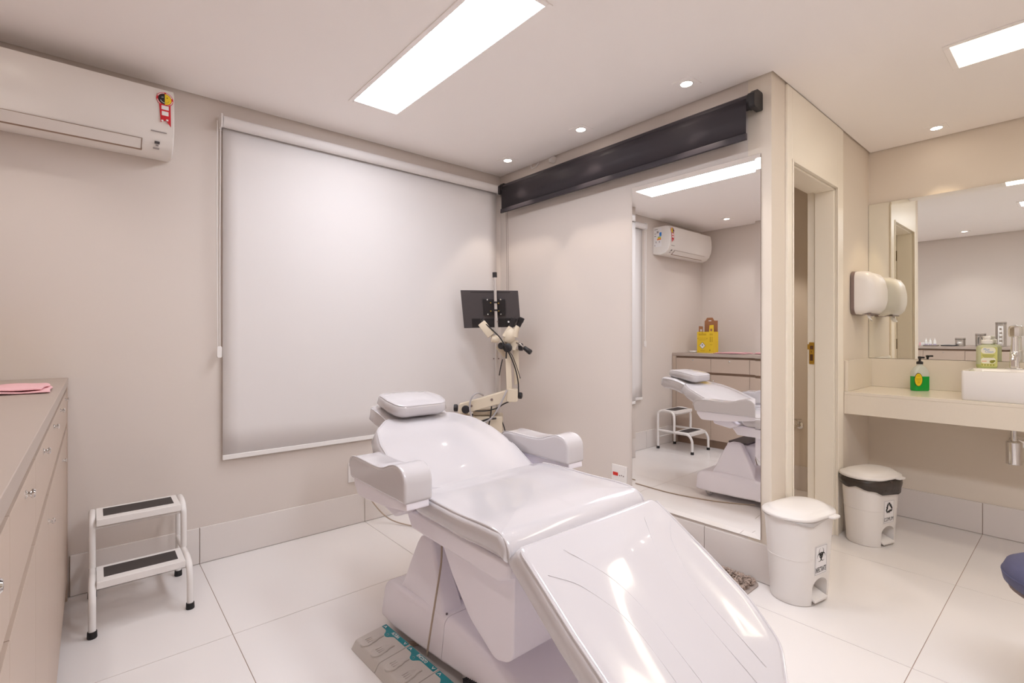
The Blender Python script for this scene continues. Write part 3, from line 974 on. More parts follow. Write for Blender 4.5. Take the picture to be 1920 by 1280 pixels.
def sharps_box():
    t = thing('sharps_box', 'open yellow cardboard sharps box with brown flaps and a hazard diamond', 'box', (-2.84, -0.27, TZ), R(6), local=True)
    w, d, h = 0.205, 0.090, 0.235          # along y, along x, height
    th = 0.003
    bx = MB()
    bx.box(d / 2 - th, d / 2, -w / 2, w / 2, 0, h)
    bx.box(-d / 2, -d / 2 + th, -w / 2, w / 2, 0, h)
    bx.box(-d / 2 + th, d / 2 - th, -w / 2, -w / 2 + th, 0, h)
    bx.box(-d / 2 + th, d / 2 - th, w / 2 - th, w / 2, 0, h)
    bx.box(-d / 2 + th, d / 2 - th, -w / 2 + th, w / 2 - th, 0, th)
    obj('carton', bx, 'yellow', t, smooth=False)
    # tall brown lid standing at the back with a carrying tab
    lid = MB()
    pf = [(-w / 2 + 0.005, h * 0.5), (w / 2 - 0.035, h * 0.5), (w / 2 - 0.04, h + 0.125), (0.055, h + 0.125), (0.032, h + 0.160), (-0.035, h + 0.160), (-0.058, h + 0.125), (-w / 2 + 0.003, h + 0.125)]
    lid.prism(pf, lambda a, b: Vector((-d / 2 + th, a, b)), lambda a, b: Vector((-d / 2 + 0.006, a, b)))
    l_ = obj('lid_flap', lid, 'kraft', t, smooth=False, label='tall brown cardboard lid flap')
    obj('carry_slot', flat(MB(), [srect(0.035, 0.009, 0.004)], frame((-d / 2 + 0.0062, -0.005, h + 0.125), (0, 1, 0), (0, 0, 1))), 'paper', l_)
    # side flaps: left shows brown inside, right shows yellow outside
    f1 = MB()
    f1.prism([(w / 2 - 0.055, h), (w / 2 - 0.052, h + 0.062), (w / 2 - 0.002, h + 0.065), (w / 2, h)], lambda a, b: Vector((d / 2 - 0.03, a, b)), lambda a, b: Vector((d / 2 - 0.033, a, b)))
    s1 = obj('side_flap', f1, 'kraft', t, smooth=False, label='brown side flap')
    obj('flap_hole', flat(MB(), [[(w / 2 - 0.045, h + 0.004), (w / 2 - 0.018, h + 0.004), (w / 2 - 0.018, h + 0.030), (w / 2 - 0.045, h + 0.030)]], frame((d / 2 - 0.0295, 0, 0), (0, 1, 0), (0, 0, 1))), 'wall', s1)
    f2 = MB()
    f2.prism([(-w / 2, h), (-w / 2 + 0.055, h), (-w / 2 + 0.050, h + 0.072), (-w / 2, h + 0.075)], lambda a, b: Vector((d / 2 - 0.004, a, b)), lambda a, b: Vector((d / 2 - 0.001, a, b)))
    s2 = obj('side_flap', f2, 'yellow', t, smooth=False)
    obj('flap_hole', flat(MB(), [[(-w / 2 + 0.016, h + 0.005), (-w / 2 + 0.040, h + 0.005), (-w / 2 + 0.040, h + 0.034), (-w / 2 + 0.016, h + 0.034)]], frame((d / 2 - 0.001, 0, 0), (0, 1, 0), (0, 0, 1))), 'kraft', s2)
    f = frame((d / 2, 0, 0), (0, 1, 0), (0, 0, 1))
    dm = obj('hazard_diamond', flat(MB(), [[(0.035, 0.040), (0.075, 0.080), (0.035, 0.120), (-0.005, 0.080)]], f), 'ink', t, label='hazard diamond')
    f_ = f @ Matrix.Translation((0, 0, 0.0005))
    obj('diamond_field', flat(MB(), [[(0.035, 0.045), (0.070, 0.080), (0.035, 0.115), (0.0, 0.080)]], f_), 'paper', dm)
    obj('biohazard_symbol', biohazard(MB(), f @ Matrix.Translation((0.035, 0.086, 0.001)), 0.015), 'ink', dm)
    pr_ = MB()
    for a, b, ww, hh in ((0.035, 0.205, 0.095, 0.022), (-0.075, 0.205, 0.04, 0.022), (0.035, 0.165, 0.10, 0.004), (0.035, 0.150, 0.10, 0.004), (0.035, 0.140, 0.08, 0.003), (0.035, 0.028, 0.07, 0.003), (0.035, 0.020, 0.05, 0.006),
                         (-0.065, 0.15, 0.02, 0.06), (-0.088, 0.15, 0.012, 0.06), (-0.075, 0.09, 0.03, 0.008)):
        flat(pr_, [[(a - ww / 2, b - hh / 2), (a + ww / 2, b - hh / 2), (a + ww / 2, b + hh / 2), (a - ww / 2, b + hh / 2)]], f)
    stuff(obj('faint_print', pr_, mat('faded_print', (0.62, 0.40, 0.02), 0.6), t))
    pk = MB()
    for a, b, ww, hh in ((0.092, 0.160, 0.005, 0.014), (-0.023, 0.160, 0.005, 0.014), (-0.058, 0.03, 0.010, 0.016), (0.083, 0.012, 0.005, 0.012), (0.035, 0.222, 0.010, 0.008)):
        flat(pk, [[(a - ww / 2, b - hh / 2), (a + ww / 2, b - hh / 2), (a + ww / 2, b + hh / 2), (a - ww / 2, b + hh / 2)]], f @ Matrix.Translation((0, 0, 0.0003)))
    stuff(obj('dark_print', pk, 'inky', t))
sharps_box()
t = thing('lidded_dish', 'small low white dish in front of the yellow sharps box', 'dish', (-2.812, -0.112, TZ))
obj('dish', MB().lathe([(0.030, 0), (0.040, 0.004), (0.043, 0.014), (0.038, 0.018), (0.010, 0.0195)], (-2.812, -0.112, TZ)), 'bottlew', t)

# steel tray with three dropper bottles, notebook, steel jars
TX, TY = -2.690, -1.725
t = thing('round_tray', 'round steel tray holding three white dropper bottles', 'tray', (TX, TY, TZ))
obj('dish', MB().lathe([(0.072, 0), (0.078, 0.003), (0.083, 0.012), (0.085, 0.013), (0.085, 0.011), (0.079, 0.002 + 0.0025), (0.0725, 0.003)], (TX, TY, TZ), n=36), 'steel', t)
for i, (dx_, dy_, wh) in enumerate(((-0.005, 0.050, 'nearest the pink cloths'), (0.000, 0.006, 'in the middle of the tray'), (-0.004, -0.038, 'nearest the black notebook'))):
    bx_, by_ = TX + dx_, TY + dy_
    t = thing('dropper_bottle', f'small white dropper bottle on the steel tray, {wh}', 'bottle', (bx_, by_, TZ + 0.0035), group='dropper bottles on the tray')
    z = TZ + 0.0035
    obj('body', MB().lathe([(0.014, 0), (0.0155, 0.002), (0.0155, 0.034), (0.012, 0.040), (0.009, 0.042)], (bx_, by_, z), n=18), 'bottlew', t)
    obj('cap', MB().lathe([(0.0135, 0), (0.0135, 0.012), (0.011, 0.026), (0.005, 0.036), (0.0025, 0.055), (0.0015, 0.058)], (bx_, by_, z + 0.041), n=18), 'bottlew', t)
    obj('bottle_print', MB().lathe([(0.0157, 0), (0.0157, 0.018)], (bx_, by_, z + 0.006), n=18), mat('violet_label', (0.45, 0.38, 0.50), 0.5), t)
t = thing('pink_label_carton', 'small white carton with a pink end beside the steel tray', 'box', (-2.80, -1.64, TZ))
obj('carton', MB().box(-2.84, -2.76, -1.705, -1.610, TZ, TZ + 0.042), 'paper', t, bevel=0.001, seg=1)
obj('pink_end', MB().box(-2.841, -2.759, -1.6105, -1.592, TZ, TZ + 0.042), 'pink', t, smooth=False)
t = thing('notebook', 'black notebook with loose papers beside the shortest steel jar', 'notebook', (-2.72, -1.90, TZ), R(12), local=True)
obj('cover', MB().box(-0.07, 0.07, -0.062, 0.062, 0, 0.012), 'black', t, bevel=0.002)
sh = MB()
for k in range(3):
    sh.prism([(-0.060, 0.0125 + 0.004 * k), (0.055, 0.0125 + 0.009 * k), (0.055, 0.0133 + 0.009 * k), (-0.060, 0.0133 + 0.004 * k)], lambda a, b: Vector((-0.06, -a, b)), lambda a, b: Vector((0.06, -a, b)))
obj('loose_papers', sh, 'paper', t, smooth=False)

def steel_jar(y, h, r, label, fill):
    x = -2.78
    t = thing('steel_jar', label, 'jar', (x, y, TZ), group='lidded steel jars')
    obj('body', MB().lathe([(r - 0.003, 0), (r, 0.003), (r, h - 0.022), (r - 0.003, h - 0.020)], (x, y, TZ), n=36), 'steel', t)
    obj('lid', MB().lathe([(r - 0.002, 0), (r + 0.001, 0.002), (r + 0.001, 0.018), (r - 0.003, 0.021), (0.004, 0.022)], (x, y, TZ + h - 0.022), n=36), 'steel', t)
    obj('lid_seal', MB().lathe([(r - 0.001, 0), (r + 0.0004, 0.0), (r + 0.0004, 0.004), (r - 0.001, 0.004)], (x, y, TZ + h - 0.024), n=36), 'ink', t)
    wn = MB()
    hw, z0, z1 = 0.45, TZ + 0.018, TZ + h - 0.042
    n = 10
    pts = [(hw * math.cos(a), z1 - 0.018 + 0.018 * math.sin(a)) for a in [PI * i / n for i in range(n + 1)]] + [(hw * math.cos(a), z0 + 0.018 + 0.018 * math.sin(a)) for a in [PI + PI * i / n for i in range(n + 1)]]
    rr = r + 0.0008
    wn.rings([[Vector((x + q * math.cos(a), y + q * math.sin(a), b)) for a, b in pts] for q in (r - 0.001, rr)])
    obj('window', wn, fill, t)
    if fill == 'cotton':
        cb_ = MB()
        k = max(1, int((z1 - z0) / 0.045))
        for i in range(k):
            zc = z0 + (i + 0.5) * (z1 - z0) / k
            cb_.lathe([(0.004, -0.016), (0.014, -0.010), (0.018, 0), (0.014, 0.010), (0.004, 0.016)], (x + r - 0.010, y, zc), (0, 0, 1), n=14)
        obj('cotton_balls', cb_, 'cotton', t)
steel_jar(-2.00, 0.105, 0.050, 'shortest lidded steel jar on the worktop, beside the notebook', 'cotton')
steel_jar(-2.19, 0.160, 0.050, 'middle-height lidded steel jar with an oval window', 'jarglass')
steel_jar(-2.370, 0.300, 0.050, 'tallest lidded steel jar, filled with cotton balls', 'cotton')

# ------------------------------------------------------------------ two-step stool
def step_stool():
    t = thing('step_stool', 'white tubular two-step stool with black rubber treads beside the cabinet', 'step stool', (-2.30, -0.28, 0))
    r = 0.0125
    for x in (-2.462, -2.136):
        up = [(x, -0.084, 0.012), (x, -0.084, 0.34), (x, -0.098, 0.385), (x, -0.135, 0.405), (x, -0.215, 0.405), (x, -0.255, 0.388), (x, -0.272, 0.345), (x, -0.272, 0.205)]
        obj('side_frame', MB().tube(up, r, n=12, smooth=5), 'stoolw', t)
        lo = [(x, -0.095, 0.195), (x, -0.300, 0.195), (x, -0.385, 0.197), (x, -0.440, 0.180), (x, -0.468, 0.135), (x, -0.472, 0.08), (x, -0.472, 0.012)]
        obj('front_leg', MB().tube(lo, r, n=12, smooth=5), 'stoolw', t)
        for y in (-0.084, -0.472):
            obj('rubber_foot', MB().lathe([(0.0155, 0), (0.0165, 0.003), (0.0155, 0.026), (0.0125, 0.027)], (x, y, 0), n=16), 'rubber', t)
    for y0, y1, z in ((-0.300, -0.115, 0.412), (-0.450, -0.272, 0.205)):
        tr = obj('tread', MB().box(-2.449, -2.149, y0, y1, z - 0.030, z), 'stoolw', t, bevel=0.003, seg=2)
        obj('tread_mat', MB().box(-2.425, -2.173, y0 + 0.042, y1 - 0.030, z, z + 0.0018), 'tread', tr, smooth=False, label='black ribbed rubber mat')
    obj('rear_brace', MB().cyl((-2.462, -0.084, 0.12), (-2.136, -0.084, 0.12), 0.006, n=10), 'stoolw', t)
    obj('top_brace', MB().cyl((-2.462, -0.255, 0.365), (-2.136, -0.255, 0.365), 0.006, n=10), 'stoolw', t)
step_stool()

# ------------------------------------------------------------------ treatment chair
CX = -1.285
def chair():
    t = thing('treatment_chair', 'large reclining treatment chair in glossy white vinyl in the middle of the room', 'treatment chair', (CX, -1.6, 0))
    # --- base
    def ringx(y, hw, z0, z1, rr=0.03):
        return [Vector((CX + a, y, b)) for a, b in rpoly([(-hw, z0), (hw, z0), (hw * 0.93, z1), (-hw * 0.93, z1)], [0.012, 0.012, rr, rr], 5)]
    rb = MB()
    secs = [(-1.105, 0.235, 0.060, 0.130), (-1.115, 0.262, 0.048, 0.158), (-1.14, 0.275, 0.045, 0.178), (-1.25, 0.278, 0.045, 0.192), (-1.40, 0.265, 0.045, 0.200), (-1.55, 0.250, 0.048, 0.198)]
    rb.rings([ringx(*s) for s in secs])
    obj('base', rb, 'shell', t, angle=40)
    fbm = MB()
    secs = [(-1.553, 0.250, 0.048, 0.198), (-1.65, 0.243, 0.055, 0.192), (-1.80, 0.232, 0.052, 0.160), (-1.95, 0.222, 0.050, 0.125), (-2.10, 0.21, 0.046, 0.110), (-2.20, 0.195, 0.046, 0.103), (-2.23, 0.175, 0.056, 0.092)]
    fbm.rings([ringx(*s) for s in secs])
    obj('base_cover', fbm, 'shell', t, angle=40)
    sc = MB()
    for y, a in ((-1.535, 0.215), (-1.535, -0.215)):
        sc.cyl((CX + a, y, 0.196), (CX + a, y, 0.2005), 0.004, n=10)
    obj('cover_screw', sc, 'shelld', t)
    # --- uprights: two tapered fins
    for s in (-1, 1):
        p = MB()
        def fin(z, ya, yb, xa, xb):
            pts = rpoly([(xa, ya), (xb, ya), (xb, yb), (xa, yb)], 0.014, 4)
            return [Vector((CX + s * a, b, z)) for a, b in pts]
        p.rings([fin(0.150, -1.205, -1.545, 0.135, 0.235), fin(0.215, -1.238, -1.520, 0.140, 0.228), fin(0.30, -1.272, -1.480, 0.148, 0.218), fin(0.385, -1.315, -1.440, 0.154, 0.212), fin(0.412, -1.335, -1.425, 0.157, 0.209), fin(0.420, -1.352, -1.408, 0.165, 0.200)])
        obj('upright', p, 'shell', t, angle=45)
    obj('lift_column', MB().box(CX - 0.130, CX + 0.130, -1.50, -1.28, 0.195, 0.40), 'shell', t, bevel=0.02)
    obj('lift_slot', MB().box(CX - 0.130, CX + 0.130, -1.44, -1.30, 0.40, 0.412), 'shelld', t, smooth=False)
    # --- skirt under the seat
    sk = rpoly([(-1.56, 0.500), (-1.64, 0.390), (-1.74, 0.290), (-1.87, 0.222), (-1.955, 0.250), (-1.960, 0.500)], [0.004, 0.12, 0.20, 0.05, 0.06, 0.004], 8)
    sk = [p for p in sk]
    obj('seat_skirt', MB().prism(sk, lambda a, b: Vector((CX - 0.262, a, b)), lambda a, b: Vector((CX + 0.262, a, b))), 'shell', t, bevel=0.014, seg=4)
    fr_ = rpoly([(-1.40, 0.548), (-1.44, 0.497), (-1.935, 0.492), (-1.985, 0.515), (-1.985, 0.560), (-1.42, 0.566)], 0.012, 4)
    obj('seat_frame', MB().prism(fr_, lambda a, b: Vector((CX - 0.305, a, b)), lambda a, b: Vector((CX + 0.305, a, b))), 'shell', t, bevel=0.012, seg=3)
    # --- seat cushion
    seat = MB()
    path = [(-1.470, 0.640), (-1.60, 0.642), (-1.75, 0.640), (-1.88, 0.644), (-2.010, 0.640)]
    ol = rpoly([(-0.322, 0.0), (0.322, 0.0), (0.330, 0.30), (0.322, 0.535), (-0.322, 0.535), (-0.330, 0.30)], [0.04, 0.04, 0, 0.022, 0.022, 0], 6)
    ol = densify(ol, 0.03)
    at, ins = pad(seat, ol, path, 0.074, 0.018, 0.010, CX, nr=7, bulge=0.006, rend=0.060)
    cs = obj('seat_cushion', seat, 'vinyl', t, angle=70)
    for s in (-1, 1):
        pts = [at(q, s * w, v) for q, w, v in ((0.02, 0.306, 0.0005), (0.10, 0.313, 0.0005), (0.20, 0.316, 0.0005), (0.30, 0.317, 0.0005), (0.40, 0.315, 0.0005), (0.455, 0.313, 0.0), (0.485, 0.312, -0.004), (0.512, 0.313, -0.017), (0.528, 0.314, -0.038), (0.535, 0.315, -0.066))]
        obj('piping', MB().tube(pts, 0.0040, n=8, smooth=4), 'vinyl', cs)
    # --- backrest
    back = MB()
    path = [(-1.505, 0.590), (-1.440, 0.632), (-1.33, 0.682), (-1.20, 0.736), (-1.08, 0.782), (-0.955, 0.820)]
    ol = rpoly([(-0.285, 0.0), (0.285, 0.0), (0.312, 0.22), (0.300, 0.38), (0.262, 0.50), (0.175, 0.592), (-0.175, 0.592), (-0.262, 0.50), (-0.300, 0.38), (-0.312, 0.22)],
               [0.02, 0.02, 0.2, 0.2, 0.12, 0.07, 0.07, 0.12, 0.2, 0.2], 6)
    ol = densify(ol, 0.03)
    at, ins = pad(back, ol, path, 0.085, 0.022, 0.022, CX, bulge=0.010)
    cbk = obj('backrest_cushion', back, 'vinyl', t, angle=70)
    oi = ins(0.010)
    pts = [at(q, u, -0.004) for u, q in oi if q > 0.03]
    k = max(range(len(pts) - 1), key=lambda i: (pts[i + 1] - pts[i]).length)
    pts = pts[k + 1:] + pts[:k + 1]
    obj('piping', MB().tube(pts, 0.0033, n=8), 'vinyl', cbk)
    bs = MB()
    path2 = [(-1.500, 0.520), (-1.42, 0.560), (-1.30, 0.615), (-1.16, 0.672), (-1.03, 0.722)]
    ol2 = rpoly([(-0.20, 0.0), (0.20, 0.0), (0.22, 0.25), (0.17, 0.48), (-0.17, 0.48), (-0.22, 0.25)], 0.05, 5)
    pad(bs, densify(ol2, 0.04), path2, 0.055, 0.012, 0.0, CX, bulge=0.0, under=0.03)
    obj('backrest_shell', bs, 'shell', t, angle=60)
    # --- head support and headrest pillow
    hs = MB()
    path = [(-0.985, 0.800), (-0.93, 0.826), (-0.86, 0.846), (-0.78, 0.852), (-0.715, 0.846)]
    ol = rpoly([(-0.165, 0.0), (0.165, 0.0), (0.172, 0.14), (0.150, 0.275), (-0.150, 0.275), (-0.172, 0.14)], [0.02, 0.02, 0.1, 0.09, 0.09, 0.1], 7)
    at, ins = pad(hs, densify(ol, 0.03), path, 0.092, 0.030, 0.004, CX, bulge=0.006, under=0.03)
    h_ = obj('head_support', hs, 'vinyl', t, angle=70)
    pts = [at(q, u, -0.012) for u, q in ins(0.004) if q > 0.02]
    k = max(range(len(pts) - 1), key=lambda i: (pts[i + 1] - pts[i]).length)
    pts = pts[k + 1:] + pts[:k + 1]
    obj('piping', MB().tube(pts, 0.0028, n=8), 'vinyl', h_)
    hp_ = MB()
    path = [(-1.040, 0.874), (-0.95, 0.895), (-0.86, 0.907), (-0.770, 0.910)]
    ol = rpoly([(-0.142, 0.0), (0.120, 0.0), (0.138, 0.10), (0.118, 0.272), (-0.140, 0.272), (-0.160, 0.10)], [0.08, 0.08, 0.1, 0.13, 0.13, 0.1], 9)
    at, ins = pad(hp_, densify(ol, 0.03), path, 0.058, 0.020, 0.008, CX, bulge=0.005, under=0.012)
    hq = obj('headrest_pillow', hp_, 'vinyl', t, angle=70, label='rounded headrest pillow')
    pts = [at(q, u, -0.0035) for u, q in ins(0.007)]
    obj('piping', MB().tube(pts + [pts[0]], 0.0022, n=8), 'vinyl', hq)
    # --- armrests
    prof = [(-1.190, 0.650), (-1.178, 0.690), (-1.182, 0.716), (-1.200, 0.732), (-1.235, 0.738), (-1.30, 0.738), (-1.375, 0.736), (-1.430, 0.738), (-1.470, 0.745), (-1.505, 0.758), (-1.540, 0.767), (-1.572, 0.767), (-1.598, 0.757), (-1.614, 0.738), (-1.619, 0.715), (-1.620, 0.652)]
    for s in (-1, 1):
        a_ = MB().prism(prof, lambda a, b: Vector((CX + s * 0.428, a, b)), lambda a, b: Vector((CX + s * 0.322, a, b)))
        ao = obj('armrest', a_, 'vinyl', t, bevel=0.014, seg=4)
        for x in (0.4235, 0.3265):
            top = [Vector((CX + s * x, a * 1.0 + (0.0075 if a > -1.4 else -0.0), b + 0.0)) for a, b in prof[1:-1]]
            c_ = Vector((CX + s * x, -1.40, 0.70))
            top = [c_ + (p - c_) * 0.975 for p in top]
            top = [Vector((CX + s * x, p.y, p.z - 0.001)) for p in top]
            obj('piping', MB().tube(top, 0.0022, n=6, smooth=3), 'vinyl', ao)
        tp = rpoly([(-1.200, 0.652), (-1.614, 0.656), (-1.616, 0.632), (-1.600, 0.628), (-1.45, 0.606), (-1.30, 0.594), (-1.235, 0.594), (-1.205, 0.632)], [0.004, 0.004, 0.004, 0.02, 0.05, 0.03, 0.03, 0.004], 4)
        obj('armrest_tray', MB().prism(tp, lambda a, b: Vector((CX + s * 0.418, a, b)), lambda a, b: Vector((CX + s * 0.335, a, b))), 'shell', ao, bevel=0.008, seg=3)
        br = MB().prism([(-1.28, 0.615), (-1.40, 0.615), (-1.47, 0.575), (-1.42, 0.545), (-1.30, 0.565)], lambda a, b: Vector((CX + s * 0.36, a, b)), lambda a, b: Vector((CX + s * 0.29, a, b)))
        obj('armrest_bracket', br, 'shell', ao, bevel=0.01)
    # --- leg rest
    lg = MB()
    path = [(-2.030, 0.631), (-2.10, 0.585), (-2.20, 0.518), (-2.32, 0.437), (-2.42, 0.370), (-2.50, 0.316)]
    ol = rpoly([(-0.322, 0.0), (0.322, 0.0), (0.332, 0.25), (0.330, 0.40), (0.285, 0.535), (0.150, 0.620), (-0.150, 0.620), (-0.285, 0.535), (-0.330, 0.40), (-0.332, 0.25)],
               [0.03, 0.03, 0.2, 0.16, 0.10, 0.12, 0.12, 0.10, 0.16, 0.2], 6)
    ol = densify(ol, 0.03)
    def puff(u, s):                      # the quilted middle panel is fuller near its upper end
        e = min(1.0, max(0.0, (0.30 - abs(u)) / 0.06)) * min(1.0, max(0.0, s / 0.05))
        return e * (0.0085 * math.exp(-((s - 0.150) / 0.125) ** 2 - ((u + 0.03) / 0.15) ** 2) + 0.0006 * math.cos(u * 40.0))
    at, ins = pad(lg, densify(ol, 0.02), path, 0.082, 0.024, 0.004, CX, bulge=0.008, ni=18, vf=puff)
    lr = obj('leg_rest', lg, 'vinyl', t, angle=70)
    pts = [at(q, u, -0.0035) for u, q in ins(0.009) if q > 0.02]
    k = max(range(len(pts) - 1), key=lambda i: (pts[i + 1] - pts[i]).length)
    pts = pts[k + 1:] + pts[:k + 1]
    obj('piping', MB().tube(pts, 0.0033, n=8), 'vinyl', lr)
    seams = [[(0.19, 0.06), (0.125, 0.16), (0.092, 0.24), (0.080, 0.31), (0.078, 0.38), (0.078, 0.46), (0.080, 0.56)],
             [(0.285, 0.105), (0.228, 0.15), (0.200, 0.19), (0.168, 0.25), (0.150, 0.31), (0.146, 0.37), (0.148, 0.45), (0.150, 0.54)]]
    for s in (-1, 1):
        for sm in seams:
            pts = [at(q, s * u, 0.0036 * max(0.0, 1 - 0.9 * (abs(u) / 0.33) ** 2) + puff(s * u, q)) for u, q in sm]
            obj('stitch_seam', MB().tube(pts, 0.0007, n=6, smooth=5), 'vinseam', lr)
    lb_ = MB()
    path3 = [(-2.055, 0.512), (-2.13, 0.470), (-2.28, 0.376), (-2.44, 0.275)]
    pad(lb_, densify(rpoly([(-0.305, 0), (0.305, 0), (0.31, 0.36), (0.20, 0.50), (-0.20, 0.50), (-0.31, 0.36)], 0.08, 5), 0.04), path3, 0.022, 0.008, 0, CX, bulge=0.0, under=0.008)
    obj('leg_rest_board', lb_, 'shell', t, angle=60)
    hgm = MB().box(CX - 0.16, CX + 0.16, -2.06, -1.93, 0.505, 0.535)
    obj('leg_rest_hinge', hgm, 'shelld', t, bevel=0.004)
    obj('leg_rest_strut', MB().cyl((CX + 0.02, -1.94, 0.40), (CX + 0.02, -2.22, 0.385), 0.012, n=14), 'chrome', t)
    # --- castors
    for sx_, y in ((-0.205, -1.19), (0.205, -1.19), (-0.150, -2.13), (0.150, -2.13)):
        x = CX + sx_
        cf = MB().cyl((x, y, 0.040), (x, y, 0.065), 0.012, n=14)
        cf.box(x - 0.017, x - 0.013, y - 0.012, y + 0.012, 0.018, 0.048)
        cf.box(x + 0.013, x + 0.017, y - 0.012, y + 0.012, 0.018, 0.048)
        co = obj('castor', cf, 'steel', t)
        wm = MB().lathe([(0.006, -0.012), (0.022, -0.012), (0.025, -0.008), (0.025, 0.008), (0.022, 0.012), (0.006, 0.012)], (x, y, 0.0255), (1, 0, 0), n=24)
        obj('castor_wheel', wm, 'cableg', co)
    # --- foot brake lever with ribbed black pad
    bl = MB().tube([(CX - 0.20, -1.62, 0.055), (CX - 0.225, -1.66, 0.05), (CX - 0.238, -1.70, 0.046)], 0.007, n=10, smooth=4)
    lv = obj('brake_lever', bl, 'steel', t)
    bpd = MB()
    bpd.box(-0.032, 0.032, -0.040, 0.022, -0.012, 0.010)
    for i in range(7):
        y = -0.036 + i * 0.0090
        bpd.box(-0.033, 0.033, y, y + 0.005, 0.010, 0.0135)
    bpd.xform(Matrix.Translation((CX - 0.225, -1.716, 0.056)) @ Matrix.Rotation(R(-10), 4, 'Z') @ Matrix.Rotation(R(-8), 4, 'X'))
    obj('brake_pad', bpd, 'black', lv, bevel=0.002, label='ribbed black pedal pad')
    # --- hanging control cable
    hc = [(CX - 0.178, -1.425, 0.490), (CX - 0.185, -1.452, 0.44), (CX - 0.200, -1.475, 0.36), (CX - 0.235, -1.500, 0.27), (CX - 0.262, -1.515, 0.19), (CX - 0.272, -1.510, 0.12), (CX - 0.268, -1.490, 0.06), (CX - 0.255, -1.470, 0.035)]
    obj('control_cable', MB().tube(hc, 0.0036, n=8, smooth=5), 'cable', t)

def densify(ol, d):
    out = []
    n = len(ol)
    for i in range(n):
        a, b = ol[i], ol[(i + 1) % n]
        l = math.hypot(b[0] - a[0], b[1] - a[1])
        if l < 1e-5:
            continue
        k = max(1, int(math.ceil(l / d)))
        for j in range(k):
            out.append((a[0] + (b[0] - a[0]) * j / k, a[1] + (b[1] - a[1]) * j / k))
    return out
chair()

t = thing('power_cord', 'beige power cord lying on the floor between the chair and the tall mirror', 'cord', (-0.93, -0.9, 0))
cp = [(-0.985, -0.16, 0.30), (-0.965, -0.19, 0.20), (-0.950, -0.215, 0.10), (-0.935, -0.26, 0.03), (-0.925, -0.34, 0.006), (-0.90, -0.45, 0.005), (-0.895, -0.62, 0.005), (-0.882, -0.95, 0.005), (-0.925, -1.19, 0.005), (-0.975, -1.33, 0.005), (-1.05, -1.46, 0.005), (-1.10, -1.56, 0.012)]
cp = [(-1.185, -0.012, 0.33), (-1.17, -0.03, 0.27), (-1.10, -0.09, 0.12), (-1.02, -0.16, 0.025)] + cp[4:]
obj('cord', MB().tube(cp, 0.0042, n=8, smooth=6), 'cable', t)
obj('plug', MB().box(-1.20, -1.17, -0.04, -0.0095, 0.315, 0.345), 'cable', t, bevel=0.004)

